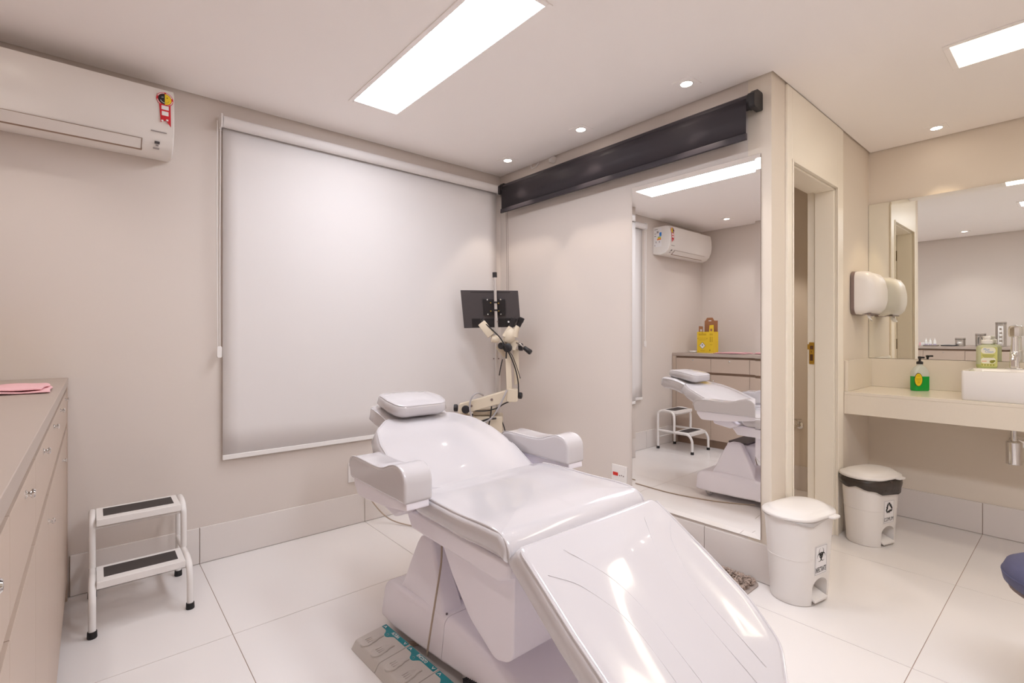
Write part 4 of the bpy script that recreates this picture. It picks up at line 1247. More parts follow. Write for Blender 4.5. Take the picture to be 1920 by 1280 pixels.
# ------------------------------------------------------------------ foot control with three pairs of pedals
def foot_control():
    t = thing('foot_control', 'pale grey foot control with teal printed strips beside the chair base', 'foot control', (-1.566, -1.196, 0), R(2.4), local=True)
    # local: x from -0.150 (outer) to 0, y runs to negative along the chair
    L = 0.186
    names = ('ALTURA', 'ENCOSTO', None)
    for i in range(3):
        ya, yb = -i * L - 0.001, -(i + 1) * L + 0.001
        sec = rpoly([(-0.150, 0.0), (0.0, 0.0), (0.0, 0.040), (-0.130, 0.030)], [0.002, 0.002, 0.004, 0.016], 5)
        ol = MB()
        rr = [4] if False else None
        ol.prism(sec, lambda a, b: Vector((a, yb, b)), lambda a, b: Vector((a, ya, b)))
        u = obj('control_unit', ol, 'pedal', t, bevel=0.003, seg=2)
        slope = math.atan2(0.010, 0.130)
        f = frame((0, (ya + yb) / 2, 0.0402), (0, -1, 0), (math.cos(slope), 0, math.sin(slope)))
        # teal strip with a rounded tongue
        h = L / 2 - 0.006
        strip = [(-h, -0.004), (-h, -0.023), (-h + 0.030, -0.023), (-h + 0.038, -0.026), (-h + 0.044, -0.032)]
        tongue = [(-0.024 + 0.0175 * math.cos(R(a)), -0.031 + 0.013 * math.sin(R(a))) for a in range(190, 345, 15)]
        strip += tongue + [(-0.002, -0.030), (0.004, -0.025), (0.012, -0.023), (h, -0.023), (h, -0.004)]
        st = obj('teal_strip', flat(MB(), [strip], f, 0.0006), 'teal', u)
        f2 = f @ Matrix.Translation((0, 0, 0.0008))
        aw = MB()
        for c, sg in ((-h + 0.014, 1), (h - 0.014, -1)):       # up arrow first, down arrow last
            y = -0.0135
            flat(aw, [[(c, y + sg * 0.006), (c - 0.008, y - sg * 0.005), (c - 0.0045, y - sg * 0.005), (c, y + sg * 0.001)],
                      [(c, y + sg * 0.006), (c, y + sg * 0.001), (c + 0.0045, y - sg * 0.005), (c + 0.008, y - sg * 0.005)]], f2)
        obj('arrow_print', aw, 'paper', st)
        ic = MB()
        annulus(ic, f2, -0.024, -0.033, 0.0045, 0.0058, 20, 200, 10)
        flat(ic, [[(-0.020, -0.038), (-0.019, -0.038), (-0.019, -0.031), (-0.020, -0.031)]], f2)
        obj('icon_print', ic, 'cableg', st)
        if names[i]:
            text(names[i], 0.0175, 'paper', st, f2 @ Matrix.Translation((0.004, -0.0138, 0)), xs=0.72, bold=0.0004)
        # two shoe-shaped pedals
        for sgn, yc in ((1, (ya + yb) / 2 + 0.042), (-1, (ya + yb) / 2 - 0.040)):
            pts = []
            for a in range(60, 301, 20):
                pts.append((-0.108 + 0.026 * math.cos(R(a)), yc + 0.024 * math.sin(R(a))))
            pts += [(-0.082, yc - 0.021), (-0.066, yc - 0.015), (-0.047, yc - 0.016), (-0.062, yc + 0.002), (-0.082, yc + 0.018)]
            def zt(x):
                return 0.0405 + x * 0.0769
            pm = MB()
            pm.rings([[Vector((x, y, zt(x) - 0.004)) for x, y in pts], [Vector((x, y, zt(x) + 0.0035)) for x, y in pts], [Vector((x * 0.93 - 0.006, yc + (y - yc) * 0.86, zt(x) + 0.0050)) for x, y in pts]])
            p_ = obj('foot_button', pm, 'pedal', u, angle=50)
            rg = MB()
            for k in (-1, 0, 1):
                x = -0.098
                rg.box(x - 0.012, x + 0.012, yc + k * 0.011 - 0.0012, yc + k * 0.011 + 0.0012, zt(x) + 0.003, zt(x) + 0.0068)
            obj('button_ridges', rg, 'pedal', p_)
    cbm = MB().tube([(0.0, -0.115, 0.020), (0.03, -0.140, 0.012), (0.055, -0.165, 0.02), (0.075, -0.19, 0.035)], 0.006, n=8, smooth=6)
    obj('control_lead', cbm, 'cable', t)
    cb2 = MB().tube([(0.0, -0.135, 0.012), (0.03, -0.150, 0.008), (0.06, -0.17, 0.012)], 0.004, n=8, smooth=6)
    obj('control_lead', cb2, 'cable', t)
foot_control()

# ------------------------------------------------------------------ colposcope with camera, and monitor on its pole
def microscope():
    K = 0.00363
    def q(u, v, b=0.0):          # image pixel coordinates scaled to metres: u across, v down, b depth
        return Vector(((u - 929) * K, b, 1.19 - (v - 629.5) * K))
    RZ = -0.70727
    base = (-0.372, -0.400, 0)
    t = thing('stand_microscope', 'cream medical microscope with twin eyepieces on a jointed arm stand in the corner', 'microscope', base, RZ, local=True)
    # foot with castors
    ft = MB()
    for a in range(5):
        th = R(18 + 72 * a)
        p = Vector((-0.06 + 0.24 * math.cos(th), 0.24 * math.sin(th), 0.065))
        ft.tube([(-0.06, 0, 0.09), p], lambda s: 0.026 - 0.010 * s, n=10)
        ft.cyl((p.x, p.y, 0.050), (p.x, p.y, 0.066), 0.012, n=10)
    f_ = obj('foot', ft, 'cream', t)
    for a in range(5):
        th = R(18 + 72 * a)
        p = Vector((-0.06 + 0.24 * math.cos(th), 0.24 * math.sin(th), 0.0255))
        obj('castor_wheel', MB().lathe([(0.005, -0.011), (0.023, -0.010), (0.025, -0.006), (0.025, 0.006), (0.023, 0.010), (0.005, 0.011)], p, (-math.sin(th), math.cos(th), 0), n=18), 'black', f_)
    obj('column', MB().cyl((-0.06, 0, 0.07), (-0.06, 0, 0.47), 0.030), 'cream', t)
    # transformer housing
    hb = MB()
    a, b = q(861, 776), q(923, 810)
    hb.box(a.x, 0.05, -0.09, 0.09, 0.40, 0.655)
    obj('lamp_housing', hb, 'cream', t, bevel=0.008)
    h2 = MB().box(-0.035, 0.045, -0.075, 0.05, 0.44, 0.632)
    obj('front_module', h2, 'cream', t, bevel=0.006)
    bt = MB().box(-0.04, 0.046, -0.08, -0.03, 0.435, 0.45)
    obj('housing_foot', bt, 'dgrey', t)
    vents = MB()
    for i in range(9):
        vents.cyl((0.0505, -0.055, 0.46 + 0.020 * i), (0.0495, -0.055, 0.46 + 0.020 * i), 0.004, n=8)
    obj('vent_holes', vents, 'ink', t)
    stp = MB().box(q(861, 0).x, q(874, 0).x + 0.01, -0.06, 0.06, 0.645, q(0, 757).z)
    obj('pivot_block', stp, 'cream', t, bevel=0.01)
    # lower arm rising to the right
    lo = MB().prism(rpoly([(q(862, 753).x, q(0, 772).z), (q(890, 0).x, q(0, 766).z), (q(950, 0).x, q(0, 749).z), (q(953, 0).x, q(0, 727).z), (q(890, 0).x, q(0, 746).z), (q(864, 0).x, q(0, 753).z)], 0.012, 4), lambda a, b: Vector((a, -0.125, b)), lambda a, b: Vector((a, -0.065, b)))
    obj('lower_arm', lo, 'cream', t, bevel=0.006, seg=3)
    jn = MB().prism(rpoly([(q(950, 0).x, q(0, 749).z), (q(970, 0).x, q(0, 749).z), (q(971, 0).x, q(0, 726).z), (q(951, 0).x, q(0, 725).z)], 0.014, 4), lambda a, b: Vector((a, -0.13, b)), lambda a, b: Vector((a, -0.055, b)))
    obj('elbow', jn, 'cream', t, bevel=0.005)
    # vertical arm: two parallel bars
    va = MB()
    va.prism([(q(950, 0).x, q(0, 727).z), (q(960.5, 0).x, q(0, 727).z), (q(957.5, 0).x, q(0, 652).z), (q(947, 0).x, q(0, 652).z)], lambda a, b: Vector((a, -0.12, b)), lambda a, b: Vector((a, -0.085, b)))
    obj('vertical_arm', va, 'cream', t, bevel=0.004)
    va = MB()
    va.prism([(q(964, 0).x, q(0, 720).z), (q(974, 0).x, q(0, 716).z), (q(972, 0).x, q(0, 654).z), (q(962, 0).x, q(0, 654).z)], lambda a, b: Vector((a, -0.08, b)), lambda a, b: Vector((a, -0.05, b)))
    obj('vertical_arm', va, 'cream', t, bevel=0.004)
    hp_ = MB().prism(rpoly([(q(954, 0).x, q(0, 652).z), (q(966, 0).x, q(0, 657).z), (q(972, 0).x, q(0, 639).z), (q(961, 0).x, q(0, 635).z)], 0.008, 4), lambda a, b: Vector((a, -0.125, b)), lambda a, b: Vector((a, -0.06, b)))
    obj('head_mount', hp_, 'cream', t, bevel=0.005)
    # handle on the right
    hm = obj('swivel_handle', MB().tube([q(965, 641, -0.11), q(972, 643, -0.13), q(981, 650, -0.14)], 0.007, n=10, smooth=4), 'chrome', t)
    obj('handle_grip', MB().lathe([(0.008, 0), (0.014, 0.006), (0.016, 0.03), (0.018, 0.055), (0.014, 0.062)], q(981, 650, -0.14), q(993, 659, -0.155) - q(981, 650, -0.14), n=18), 'black', hm)
    # knobs
    def knob(p, d, r, w, nm='clamp_knob', lobes=0):
        mbk = MB()
        n = 30
        rr = []
        dv = Vector(d).normalized(); aa = dv.orthogonal().normalized(); bb_ = dv.cross(aa)
        for h, sc_ in ((0, 0.75), (0.15 * w, 1), (0.85 * w, 1), (w, 0.75)):
            ring = []
            for i in range(n):
                th = 2 * PI * i / n
                k_ = r * sc_ * (1 + (0.10 * math.cos(lobes * th) if lobes else 0))
                ring.append(p + dv * h + aa * (k_ * math.cos(th)) + bb_ * (k_ * math.sin(th)))
            rr.append(ring)
        mbk.rings(rr)
        return obj(nm, mbk, 'black', t)
    knob(q(876, 762, -0.125), (0.15, -1, 0), 0.026, 0.022)
    knob(q(861, 761, -0.09), (-1, 0, 0), 0.024, 0.026, lobes=6)
    knob(q(971, 738, -0.09), (1, -0.25, 0), 0.021, 0.028, lobes=5)
    knob(q(953, 651, -0.125), (-0.2, -1, 0), 0.029, 0.03)
    knob(q(943, 648, -0.12), (-0.5, -1, 0.1), 0.022, 0.03)
    knob(q(972, 650, -0.09), (1, -0.2, 0), 0.024, 0.03, lobes=6)
    for u, v in ((923.5, 744.5), (886.5, 756)):
        obj('arm_bolt', MB().cyl(q(u, v, -0.1255), q(u, v, -0.129), 0.0085, n=14), 'dgrey', t)
    # binocular head
    bd = MB()
    for du, dv in ((0, 0), (13, -1.5)):
        bd.tube([q(950 + du, 631 + dv, -0.125), q(953.5 + du, 622 + dv, -0.130), q(958 + du, 613 + dv, -0.135)], lambda s: 0.030 - 0.015 * s, n=16, smooth=4)
    bd.tube([q(944, 643, -0.10), q(955, 628, -0.12)], 0.022, n=16)
    bd.tube([q(951, 640, -0.118), q(955, 632, -0.124), q(959, 623, -0.126), q(962, 616, -0.128)], lambda s: 0.026 + 0.014 * math.sin(PI * min(1, s * 1.1)), n=20, smooth=4)
    obj('binocular_body', bd, 'cream', t)
    ex = MB()
    obj('prism_split', MB().tube([q(955, 635, -0.149), q(964, 624, -0.151)], 0.0022, n=6), 'ink', t)
    for du, dv in ((0, 0), (13, -0.5)):
        d0, d1 = q(958 + du, 613.5 + dv, -0.134), q(964.5 + du, 598 + dv, -0.142)
        dd = d1 - d0
        e_ = MB().lathe([(0.0145, 0), (0.0155, 0.012), (0.0165, 0.03), (0.0195, 0.036), (0.0205, 0.062), (0.018, 0.064), (0.016, 0.052), (0.004, 0.050)], d0, dd, n=22)
        obj('eyepiece', e_, 'black', t)
    # side camera with its relay tube
    obj('relay_tube', MB().lathe([(0.012, 0), (0.022, 0.002), (0.024, 0.020), (0.024, 0.050), (0.018, 0.054)], q(937, 636, -0.13), q(917, 634, -0.14) - q(937, 636, -0.13), n=24), 'cream', t)
    cm = MB()
    c0, c1 = q(905, 606, -0.14), q(922, 628, -0.14)
    ax = (c1 - c0).normalized()
    sd = Vector((0, 1, 0)).cross(ax).normalized()
    dp_ = Vector((0, 1, 0))
    rings = []
    for h, k in ((0, 0.92), (0.006, 1), ((c1 - c0).length, 1.0), ((c1 - c0).length + 0.004, 0.9)):
        rings.append([c0 + ax * h + sd * (a * k) + dp_ * (b * k) for a, b in srect(0.052, 0.056, 0.006, 3)])
    cm.rings(rings)
    cam_o = obj('video_camera', cm, 'cream', t)
    obj('camera_connector', MB().lathe([(0.011, 0), (0.011, 0.016), (0.006, 0.018)], q(908, 602, -0.14), -ax, n=14), 'black', cam_o)
    obj('camera_collar', MB().lathe([(0.021, -0.003), (0.021, 0.006)], c1, ax, n=20), 'cable', cam_o)
    # support arm between camera and head, white bracket
    obj('support_plate', MB().prism(rpoly([(q(930, 0).x, q(0, 651).z), (q(944, 0).x, q(0, 668).z), (q(948, 0).x, q(0, 668).z), (q(950, 0).x, q(0, 645).z), (q(938, 0).x, q(0, 643).z)], 0.006, 3), lambda a, b: Vector((a, -0.10, b)), lambda a, b: Vector((a, -0.075, b))), 'cream', t, bevel=0.003)
    # cables
    def cable(pts, r, m, nm='cable'):
        obj(nm, MB().tube([q(*p) for p in pts], r, n=8, smooth=6), m, t)
    cable([(907, 602, -0.15), (914, 609, -0.165), (926, 620, -0.17), (938, 632, -0.175), (946, 644, -0.18), (952, 655, -0.175), (960, 672, -0.16), (967, 692, -0.14), (971, 712, -0.13), (972, 732, -0.13)], 0.0042, 'black')
    cable([(951, 654, -0.17), (960, 664, -0.165), (968, 684, -0.15), (975, 706, -0.14)], 0.0025, 'black')
    cable([(943, 672, -0.12), (940, 684, -0.125), (937, 701, -0.12)], 0.0035, 'black')
    cable([(950, 655, -0.165), (949.5, 670, -0.165)], 0.0045, 'black')
    cable([(951, 727, -0.135), (944, 742, -0.15), (935, 760, -0.155), (922, 778, -0.15), (904, 787, -0.145), (891, 780, -0.145), (885, 765, -0.15), (885, 748, -0.15), (891, 736, -0.145), (899, 733, -0.12), (907, 739, -0.06)], 0.0058, 'cableg', 'light_guide')
    cable([(954, 750, -0.09), (944, 754, -0.10), (936, 759, -0.11), (922, 764, -0.11), (906, 766, -0.11), (892, 765, -0.12)], 0.004, 'black')
    cable([(923, 757, -0.11), (921, 775, -0.12), (917, 797, -0.12)], 0.0045, 'black')
    cable([(889, 770, -0.13), (887, 785, -0.13)], 0.005, 'black')
    cable([(901, 785, -0.13), (910, 782, -0.13), (917, 780, -0.125), (931, 779.5, -0.10)], 0.006, 'black')
    cable([(942, 787, -0.08), (945, 795, -0.085), (948, 807, -0.085), (950, 830, -0.07)], 0.004, 'black')
    obj('shelf_plate', MB().box(q(888, 0).x, q(930, 0).x, -0.06, 0.05, q(0, 776).z, q(0, 765).z), 'cream', t, bevel=0.004)

    # monitor pole stands on the housing: part of the stand
    pl = MB().cyl((0.0, 0, 0.63), (0.0, 0, q(0, 520).z), 0.0115, n=20)
    pl = MB()
    pl.cyl(q(933.2, 782, 0), q(930.5, 596, 0), 0.0125, n=20)
    po = obj('pole', pl, 'alu', t)
    obj('pole', MB().cyl(q(930.8, 612, 0), q(927.8, 518, 0), 0.0110, n=20), 'alu', t)
    obj('pole_cap', MB().cyl(q(927.8, 520, 0), q(927.5, 510.5, 0), 0.0155, n=20), 'black', t)
    sc = MB()
    for u, v in ((926, 672), (935, 672), (933, 603)):
        sc.cyl(q(u, v, -0.014), q(u, v, -0.02), 0.005, n=10)
    obj('pole_screw', sc, 'dgrey', t)

    m_ = thing('monitor', 'black flat monitor seen from behind, clamped to the microscope pole', 'monitor', base, RZ, local=True)
    # outline of the back in image pixel coordinates
    def mq(u, v, b=0.0):
        return q(u, v, b + 0.045 + (v - 578) * 0.0006 - (u - 918) * 0.0007)
    cor = [(861.3, 542), (971.3, 544.8), (976.8, 612.5), (867.3, 614.5)]
    rows = [[mq(u, v, 0.0) for u, v in cor], [mq(u, v, 0.022) for u, v in cor]]
    sh = MB().rings(rows)
    so_ = obj('back_cover', sh, 'mon', m_, bevel=0.003)
    scn = MB().rings([[mq(u + (918 - u) * 0.02, v + (578 - v) * 0.03, 0.022) for u, v in cor], [mq(u + (918 - u) * 0.02, v + (578 - v) * 0.03, 0.0235) for u, v in cor]])
    obj('screen', scn, 'black', m_, smooth=False)
    gr = MB()
    gr.rings([[mq(u, v, -0.0005) for u, v in ((881, 545.8), (956, 547.5), (956, 549), (881, 547.2))], [mq(u, v, 0.001) for u, v in ((881, 545.8), (956, 547.5), (956, 549), (881, 547.2))]])
    obj('top_groove', gr, 'black', m_, smooth=False)
    gr = MB()
    gr.rings([[mq(u, v, -0.0005) for u, v in ((882.5, 596.5), (964, 596.5), (966, 612), (883.5, 613.5))], [mq(u, v, 0.001) for u, v in ((882.5, 596.5), (964, 596.5), (966, 612), (883.5, 613.5))]])
    obj('port_recess', gr, 'black', m_, smooth=False)
    vp = MB().rings([[mq(u, v, -0.018) for u, v in ((904, 560), (946, 560.5), (947, 590), (905.5, 590.5))], [mq(u, v, 0.0) for u, v in ((904, 560), (946, 560.5), (947, 590), (905.5, 590.5))]])
    vo = obj('mount_plate', vp, 'black', m_, bevel=0.003)
    bt = MB()
    for u, v in ((913.5, 561.3), (938.5, 561.3), (914.5, 588.5), (939, 588.5)):
        p = mq(u, v, -0.018)
        bt.lathe([(0.005, 0), (0.005, 0.002), (0.003, 0.0035)], p, (0, -1, 0), n=12)
    obj('mount_screw', bt, 'chrome', vo)
    cl = MB()
    for v in (567, 581.5):
        cl.lathe([(0.0165, -0.006), (0.0165, 0.006), (0.0130, 0.006), (0.0130, -0.006)], q(929.3, v, 0.0), (0, 0, 1), n=22)
        cl.box(q(921, 0).x, q(938, 0).x, 0.008, 0.030, q(0, v).z - 0.005, q(0, v).z + 0.005)
    obj('pole_clamp', cl, 'black', m_)
    sc = MB()
    for u, v in ((920, 567.5), (934.8, 568.3), (920.2, 583), (935, 583)):
        sc.cyl(q(u, v, 0.008), q(u, v, -0.004), 0.004, n=10)
    obj('clamp_screw', sc, 'brass', m_)
    pb = MB().rings([[mq(u, v, -0.012) for u, v in ((948.5, 595.5), (956, 595.5), (956.5, 608.5), (949, 608.5))], [mq(u, v, 0.0) for u, v in ((948.5, 595.5), (956, 595.5), (956.5, 608.5), (949, 608.5))]])
    po = obj('power_socket', pb, 'black', m_, bevel=0.002)
    obj('socket_label', MB().rings([[mq(u, v, -0.013) for u, v in ((952, 601.5), (955, 601.5), (955.2, 604.5), (952.2, 604.5))], [mq(u, v, -0.012) for u, v in ((952, 601.5), (955, 601.5), (955.2, 604.5), (952.2, 604.5))]]), 'paper', po)
microscope()

# ------------------------------------------------------------------ pedal bins
def pedal_bin(loc, rz, label, word, sign, liner, group):
    t = thing('pedal_bin', label, 'bin', loc, rz, local=True, group=group)
    H = 0.382
    w0, d0, w1, d1 = 0.262, 0.185, 0.318, 0.208
    def ring(z, k, grow=0.0, r=0.088):
        w = w0 + (w1 - w0) * k + grow; d = d0 + (d1 - d0) * k + grow
        return [Vector((a, b, z)) for a, b in srect(w, d, r, 7)]
    # body with the pedal opening cut in the front (-y)
    lv = [0.0, 0.004, 0.03, 0.06, 0.085, 0.105, 0.116, 0.17, 0.24, 0.30, H]
    bm_ = MB()
    rings = [ring(z, z / H, 0.0 if z > 0.003 else -0.006) for z in lv]
    n = len(rings[0])
    rv = [[bm_.bm.verts.new(p) for p in r] for r in rings]
    for i in range(len(rv) - 1):
        zc = (lv[i] + lv[i + 1]) / 2
        hw = 0.062 if zc < 0.08 else 0.062 * math.sqrt(max(0, 1 - ((zc - 0.08) / 0.04) ** 2))
        for j in range(n):
            q_ = [rv[i][j], rv[i][(j + 1) % n], rv[i + 1][(j + 1) % n], rv[i + 1][j]]
            mx = sum(v.co.x for v in q_) / 4; my = sum(v.co.y for v in q_) / 4
            bm_.face(q_)
    bm_.face(list(reversed(rv[0])))
    body = obj('body', bm_, 'bin', t, angle=40)
    # arch recess: darker niche set in, with a raised rim and the pedal
    yb = -(d0 / 2 + 0.004)
    arch = [(-0.058, 0.004), (0.058, 0.004), (0.058, 0.075)] + [(0.058 * math.cos(R(a)), 0.075 + 0.040 * math.sin(R(a))) for a in range(15, 180, 15)] + [(-0.058, 0.075)]
    cut = MB().prism(arch, lambda a, b: Vector((a, yb - 0.05, b)), lambda a, b: Vector((a, yb + 0.075, b)))
    bmesh.ops.recalc_face_normals(cut.bm, faces=cut.bm.faces)
    cme = bpy.data.meshes.new('niche_cut'); cut.bm.to_mesh(cme); cut.bm.free()
    co = bpy.data.objects.new('niche_cut', cme); COL.objects.link(co); co.parent = t
    md = body.modifiers.new('niche', 'BOOLEAN'); md.operation = 'DIFFERENCE'; md.object = co; md.solver = 'EXACT'
    bpy.context.view_layer.update()
    dg = bpy.context.evaluated_depsgraph_get()
    nm = bpy.data.meshes.new_from_object(body.evaluated_get(dg))
    body.modifiers.clear()
    old = body.data
    body.data = nm
    nm.set_sharp_from_angle(angle=R(40))
    bpy.data.objects.remove(co)
    pd = MB().prism([(-0.042, 0.034), (0.045, 0.034), (0.045, 0.022), (-0.042, 0.022)] if False else [(yb - 0.006, 0.026), (yb + 0.06, 0.046), (yb + 0.06, 0.034), (yb - 0.006, 0.014)], lambda a, b: Vector((-0.050, a, b)), lambda a, b: Vector((0.050, a, b)))
    obj('pedal', pd, 'bin', t, bevel=0.003)
    # waist line
    wl = [Vector((p.x, p.y, p.z)) for p in ring(0.205, 0.205 / H, 0.001)]
    obj('waist_line', MB().tube(wl + [wl[0]], 0.0012, n=5), 'bin', t)
    # lid: flange, dome, tab
    lm = MB()
    prof = [(0.018, H - 0.002), (0.030, H + 0.002), (0.032, H + 0.010), (0.022, H + 0.016), (-0.010, H + 0.018), (-0.022, H + 0.026), (-0.045, H + 0.033), (-0.10, H + 0.039), (-0.17, H + 0.041)]
    lm.rings([ring(z, 1.0, g_, max(0.012, 0.10 + g_ / 2)) for g_, z in prof])
    lid = obj('lid', lm, 'bin', t, angle=50)
    tb_ = MB().prism([(p[0] + 0.055, p[1]) for p in rpoly([(-0.034, -0.110), (-0.028, -0.142), (0.028, -0.142), (0.034, -0.110)], 0.012, 4)], lambda a, b: Vector((a, b, H + 0.000)), lambda a, b: Vector((a, b, H + 0.010)))
    obj('lid_tab', tb_, 'bin', lid, bevel=0.003)
    ob = [Vector((a * 0.55 - 0.06, b * 0.5, H + 0.0375)) for a, b in srect(0.16, 0.20, 0.07, 6)]
    obj('lid_emboss', MB().tube(ob + [ob[0]], 0.0015, n=5), 'bin', lid)
    # label on the front
    yl = -(d0 / 2 + (d1 - d0) / 2 * (0.200 / H)) - 0.0012
    tilt = math.atan2((d1 - d0) / 2, H)
    f = frame((0, yl, 0.198), (1, 0, 0), (0, -math.sin(tilt), math.cos(tilt)))
    pl_ = obj('label_sticker', flat(MB(), [srect(0.092, 0.130, 0.002, 2)], f, 0.0006), 'paper', t)
    bo = MB()
    w_, h_ = 0.086, 0.124
    for a in ((-w_ / 2, w_ / 2, -h_ / 2, -h_ / 2 + 0.0012), (-w_ / 2, w_ / 2, h_ / 2 - 0.0012, h_ / 2), (-w_ / 2, -w_ / 2 + 0.0012, -h_ / 2, h_ / 2), (w_ / 2 - 0.0012, w_ / 2, -h_ / 2, h_ / 2)):
        flat(bo, [[(a[0], a[2]), (a[1], a[2]), (a[1], a[3]), (a[0], a[3])]], f @ Matrix.Translation((0, 0, 0.0007)))
    obj('label_border', bo, 'inkg', pl_)
    sm = MB()
    f2 = f @ Matrix.Translation((0, 0.020, 0.0008))
    (biohazard(sm, f2, 0.037) if sign == 'bio' else recycle(sm, f2, 0.036))
    obj('label_symbol', sm, 'ink', pl_)
    text(word, 0.032, 'ink', pl_, f @ Matrix.Translation((0, -0.044, 0.0008)), xs=0.70 if len(word) < 7 else 0.43, bold=0.0005 if len(word) > 6 else 0.0)
    # liner overhang
    lr_ = MB()
    rnd = random.Random(len(word))
    drop = []
    base_r = ring(H - 0.001, 1.0, 0.010)
    n = len(base_r)
    low = 0.075 if liner == 'bag' else 0.03
    rr = []
    for lvl in range(6):
        f_ = lvl / 5
        rg = []
        for i, p in enumerate(base_r):
            a = math.atan2(p.y, p.x)
            dpp = low * (0.80 + 0.26 * math.sin(a + 2.6) + 0.10 * math.sin(5 * a) + 0.07 * math.sin(11 * a)) if liner == 'bag' else low * max(0.0, math.sin(2 * a - 0.8)) * 0.9
            k = 1 + (0.045 * math.sin(PI * min(1, f_ * 1.3)) + 0.012 * math.sin(9 * a + 3 * f_)) * (1 if liner == 'bag' else 0.35)
            rg.append(Vector((p.x * k, p.y * k, H - 0.001 - dpp * f_)))
        rr.append(rg)
    lr_.rings(rr, False, False)
    obj('bin_liner', lr_, liner, t, solid=0.001, angle=60, label='dark bin liner folded over the rim' if liner == 'bag' else 'clear bin liner under the lid')
pedal_bin((0.016, -2.154, 0), R(-11), 'white pedal bin marked INFECTANTE at the corner beside the doorway', 'INFECTANTE', 'bio', 'bagw', 'white pedal bins')
pedal_bin((0.990, -2.196, 0), R(-17), 'white pedal bin with a dark liner marked COMUM under the basin counter', 'COMUM', 'rec', 'bag', 'white pedal bins')

# ------------------------------------------------------------------ bath mat below the mirror
t = thing('floor_mat', 'shaggy taupe mat with a grey border on the floor below the tall mirror', 'mat', (-0.21, -1.70, 0))
mo = rpoly([(-0.345, -2.005), (-0.018, -2.005), (-0.018, -1.45), (-0.345, -1.45)], 0.05, 6)
obj('backing', MB().prism(mo, lambda a, b: Vector((a, b, 0.0005)), lambda a, b: Vector((a, b, 0.006))), 'rugedge', t)
mb = MB()
rnd = random.Random(3)
for i in range(4200):
    x = rnd.uniform(-0.325, -0.024); y = rnd.uniform(-1.985, -1.465)
    if x > -0.06 and y < -1.955 and (x + 0.06) ** 2 + (y + 1.955) ** 2 > 0.0012:
        continue
    a = rnd.uniform(0, 2 * PI); l = rnd.uniform(0.014, 0.026); w = 0.0045
    lean = rnd.uniform(0.004, 0.016)
    dx_, dy_ = math.cos(a), math.sin(a)
    p0 = Vector((x - dy_ * w, y + dx_ * w, 0.005)); p1 = Vector((x + dy_ * w, y - dx_ * w, 0.005))
    m0 = Vector((x + dx_ * lean * 0.5 - dy_ * w, y + dy_ * lean * 0.5 + dx_ * w, 0.005 + l * 0.6)); m1 = Vector((x + dx_ * lean * 0.5 + dy_ * w, y + dy_ * lean * 0.5 - dx_ * w, 0.005 + l * 0.6))
    tp = Vector((x + dx_ * lean * 1.6, y + dy_ * lean * 1.6, 0.005 + l * 0.8))
    for p in (p0, p1, m0, m1, tp):
        p.x = min(p.x, -0.0135)
    v = [mb.bm.verts.new(p) for p in (p0, p1, m1, tp, m0)]
    mb.face(v[:3] + [v[4]]); mb.face([v[4], v[2], v[3]])
stuff(obj('pile', mb, 'rug', t, smooth=False))

# ------------------------------------------------------------------ washbasin counter
XC = 1.071
t = thing('basin_counter', 'floating cream stone washbasin counter with an upstand', 'counter', (1.34, -3.0, 0.71))
CE = -4.05
XW = X_S - 0.002
obj('top_slab', MB().box(XC, XW, CE, Y_D - 0.001, 0.828, 0.847), 'stone', t, bevel=0.002, seg=1)
obj('front_apron', MB().box(XC, XC + 0.020, CE, Y_D - 0.001, 0.711, 0.828), 'stone', t, bevel=0.001, seg=1)
obj('underside', MB().box(XC + 0.020, XW, CE, Y_D - 0.001, 0.800, 0.828), 'stone', t, smooth=False)
obj('back_upstand', MB().box(X_S - 0.018, XW, CE, Y_D - 0.001, 0.847, 1.037), 'stone', t, bevel=0.002, seg=1)
obj('side_upstand', MB().box(XC + 0.012, X_S - 0.018, Y_D - 0.019, Y_D - 0.001, 0.847, 1.037), 'stone', t, bevel=0.002, seg=1)

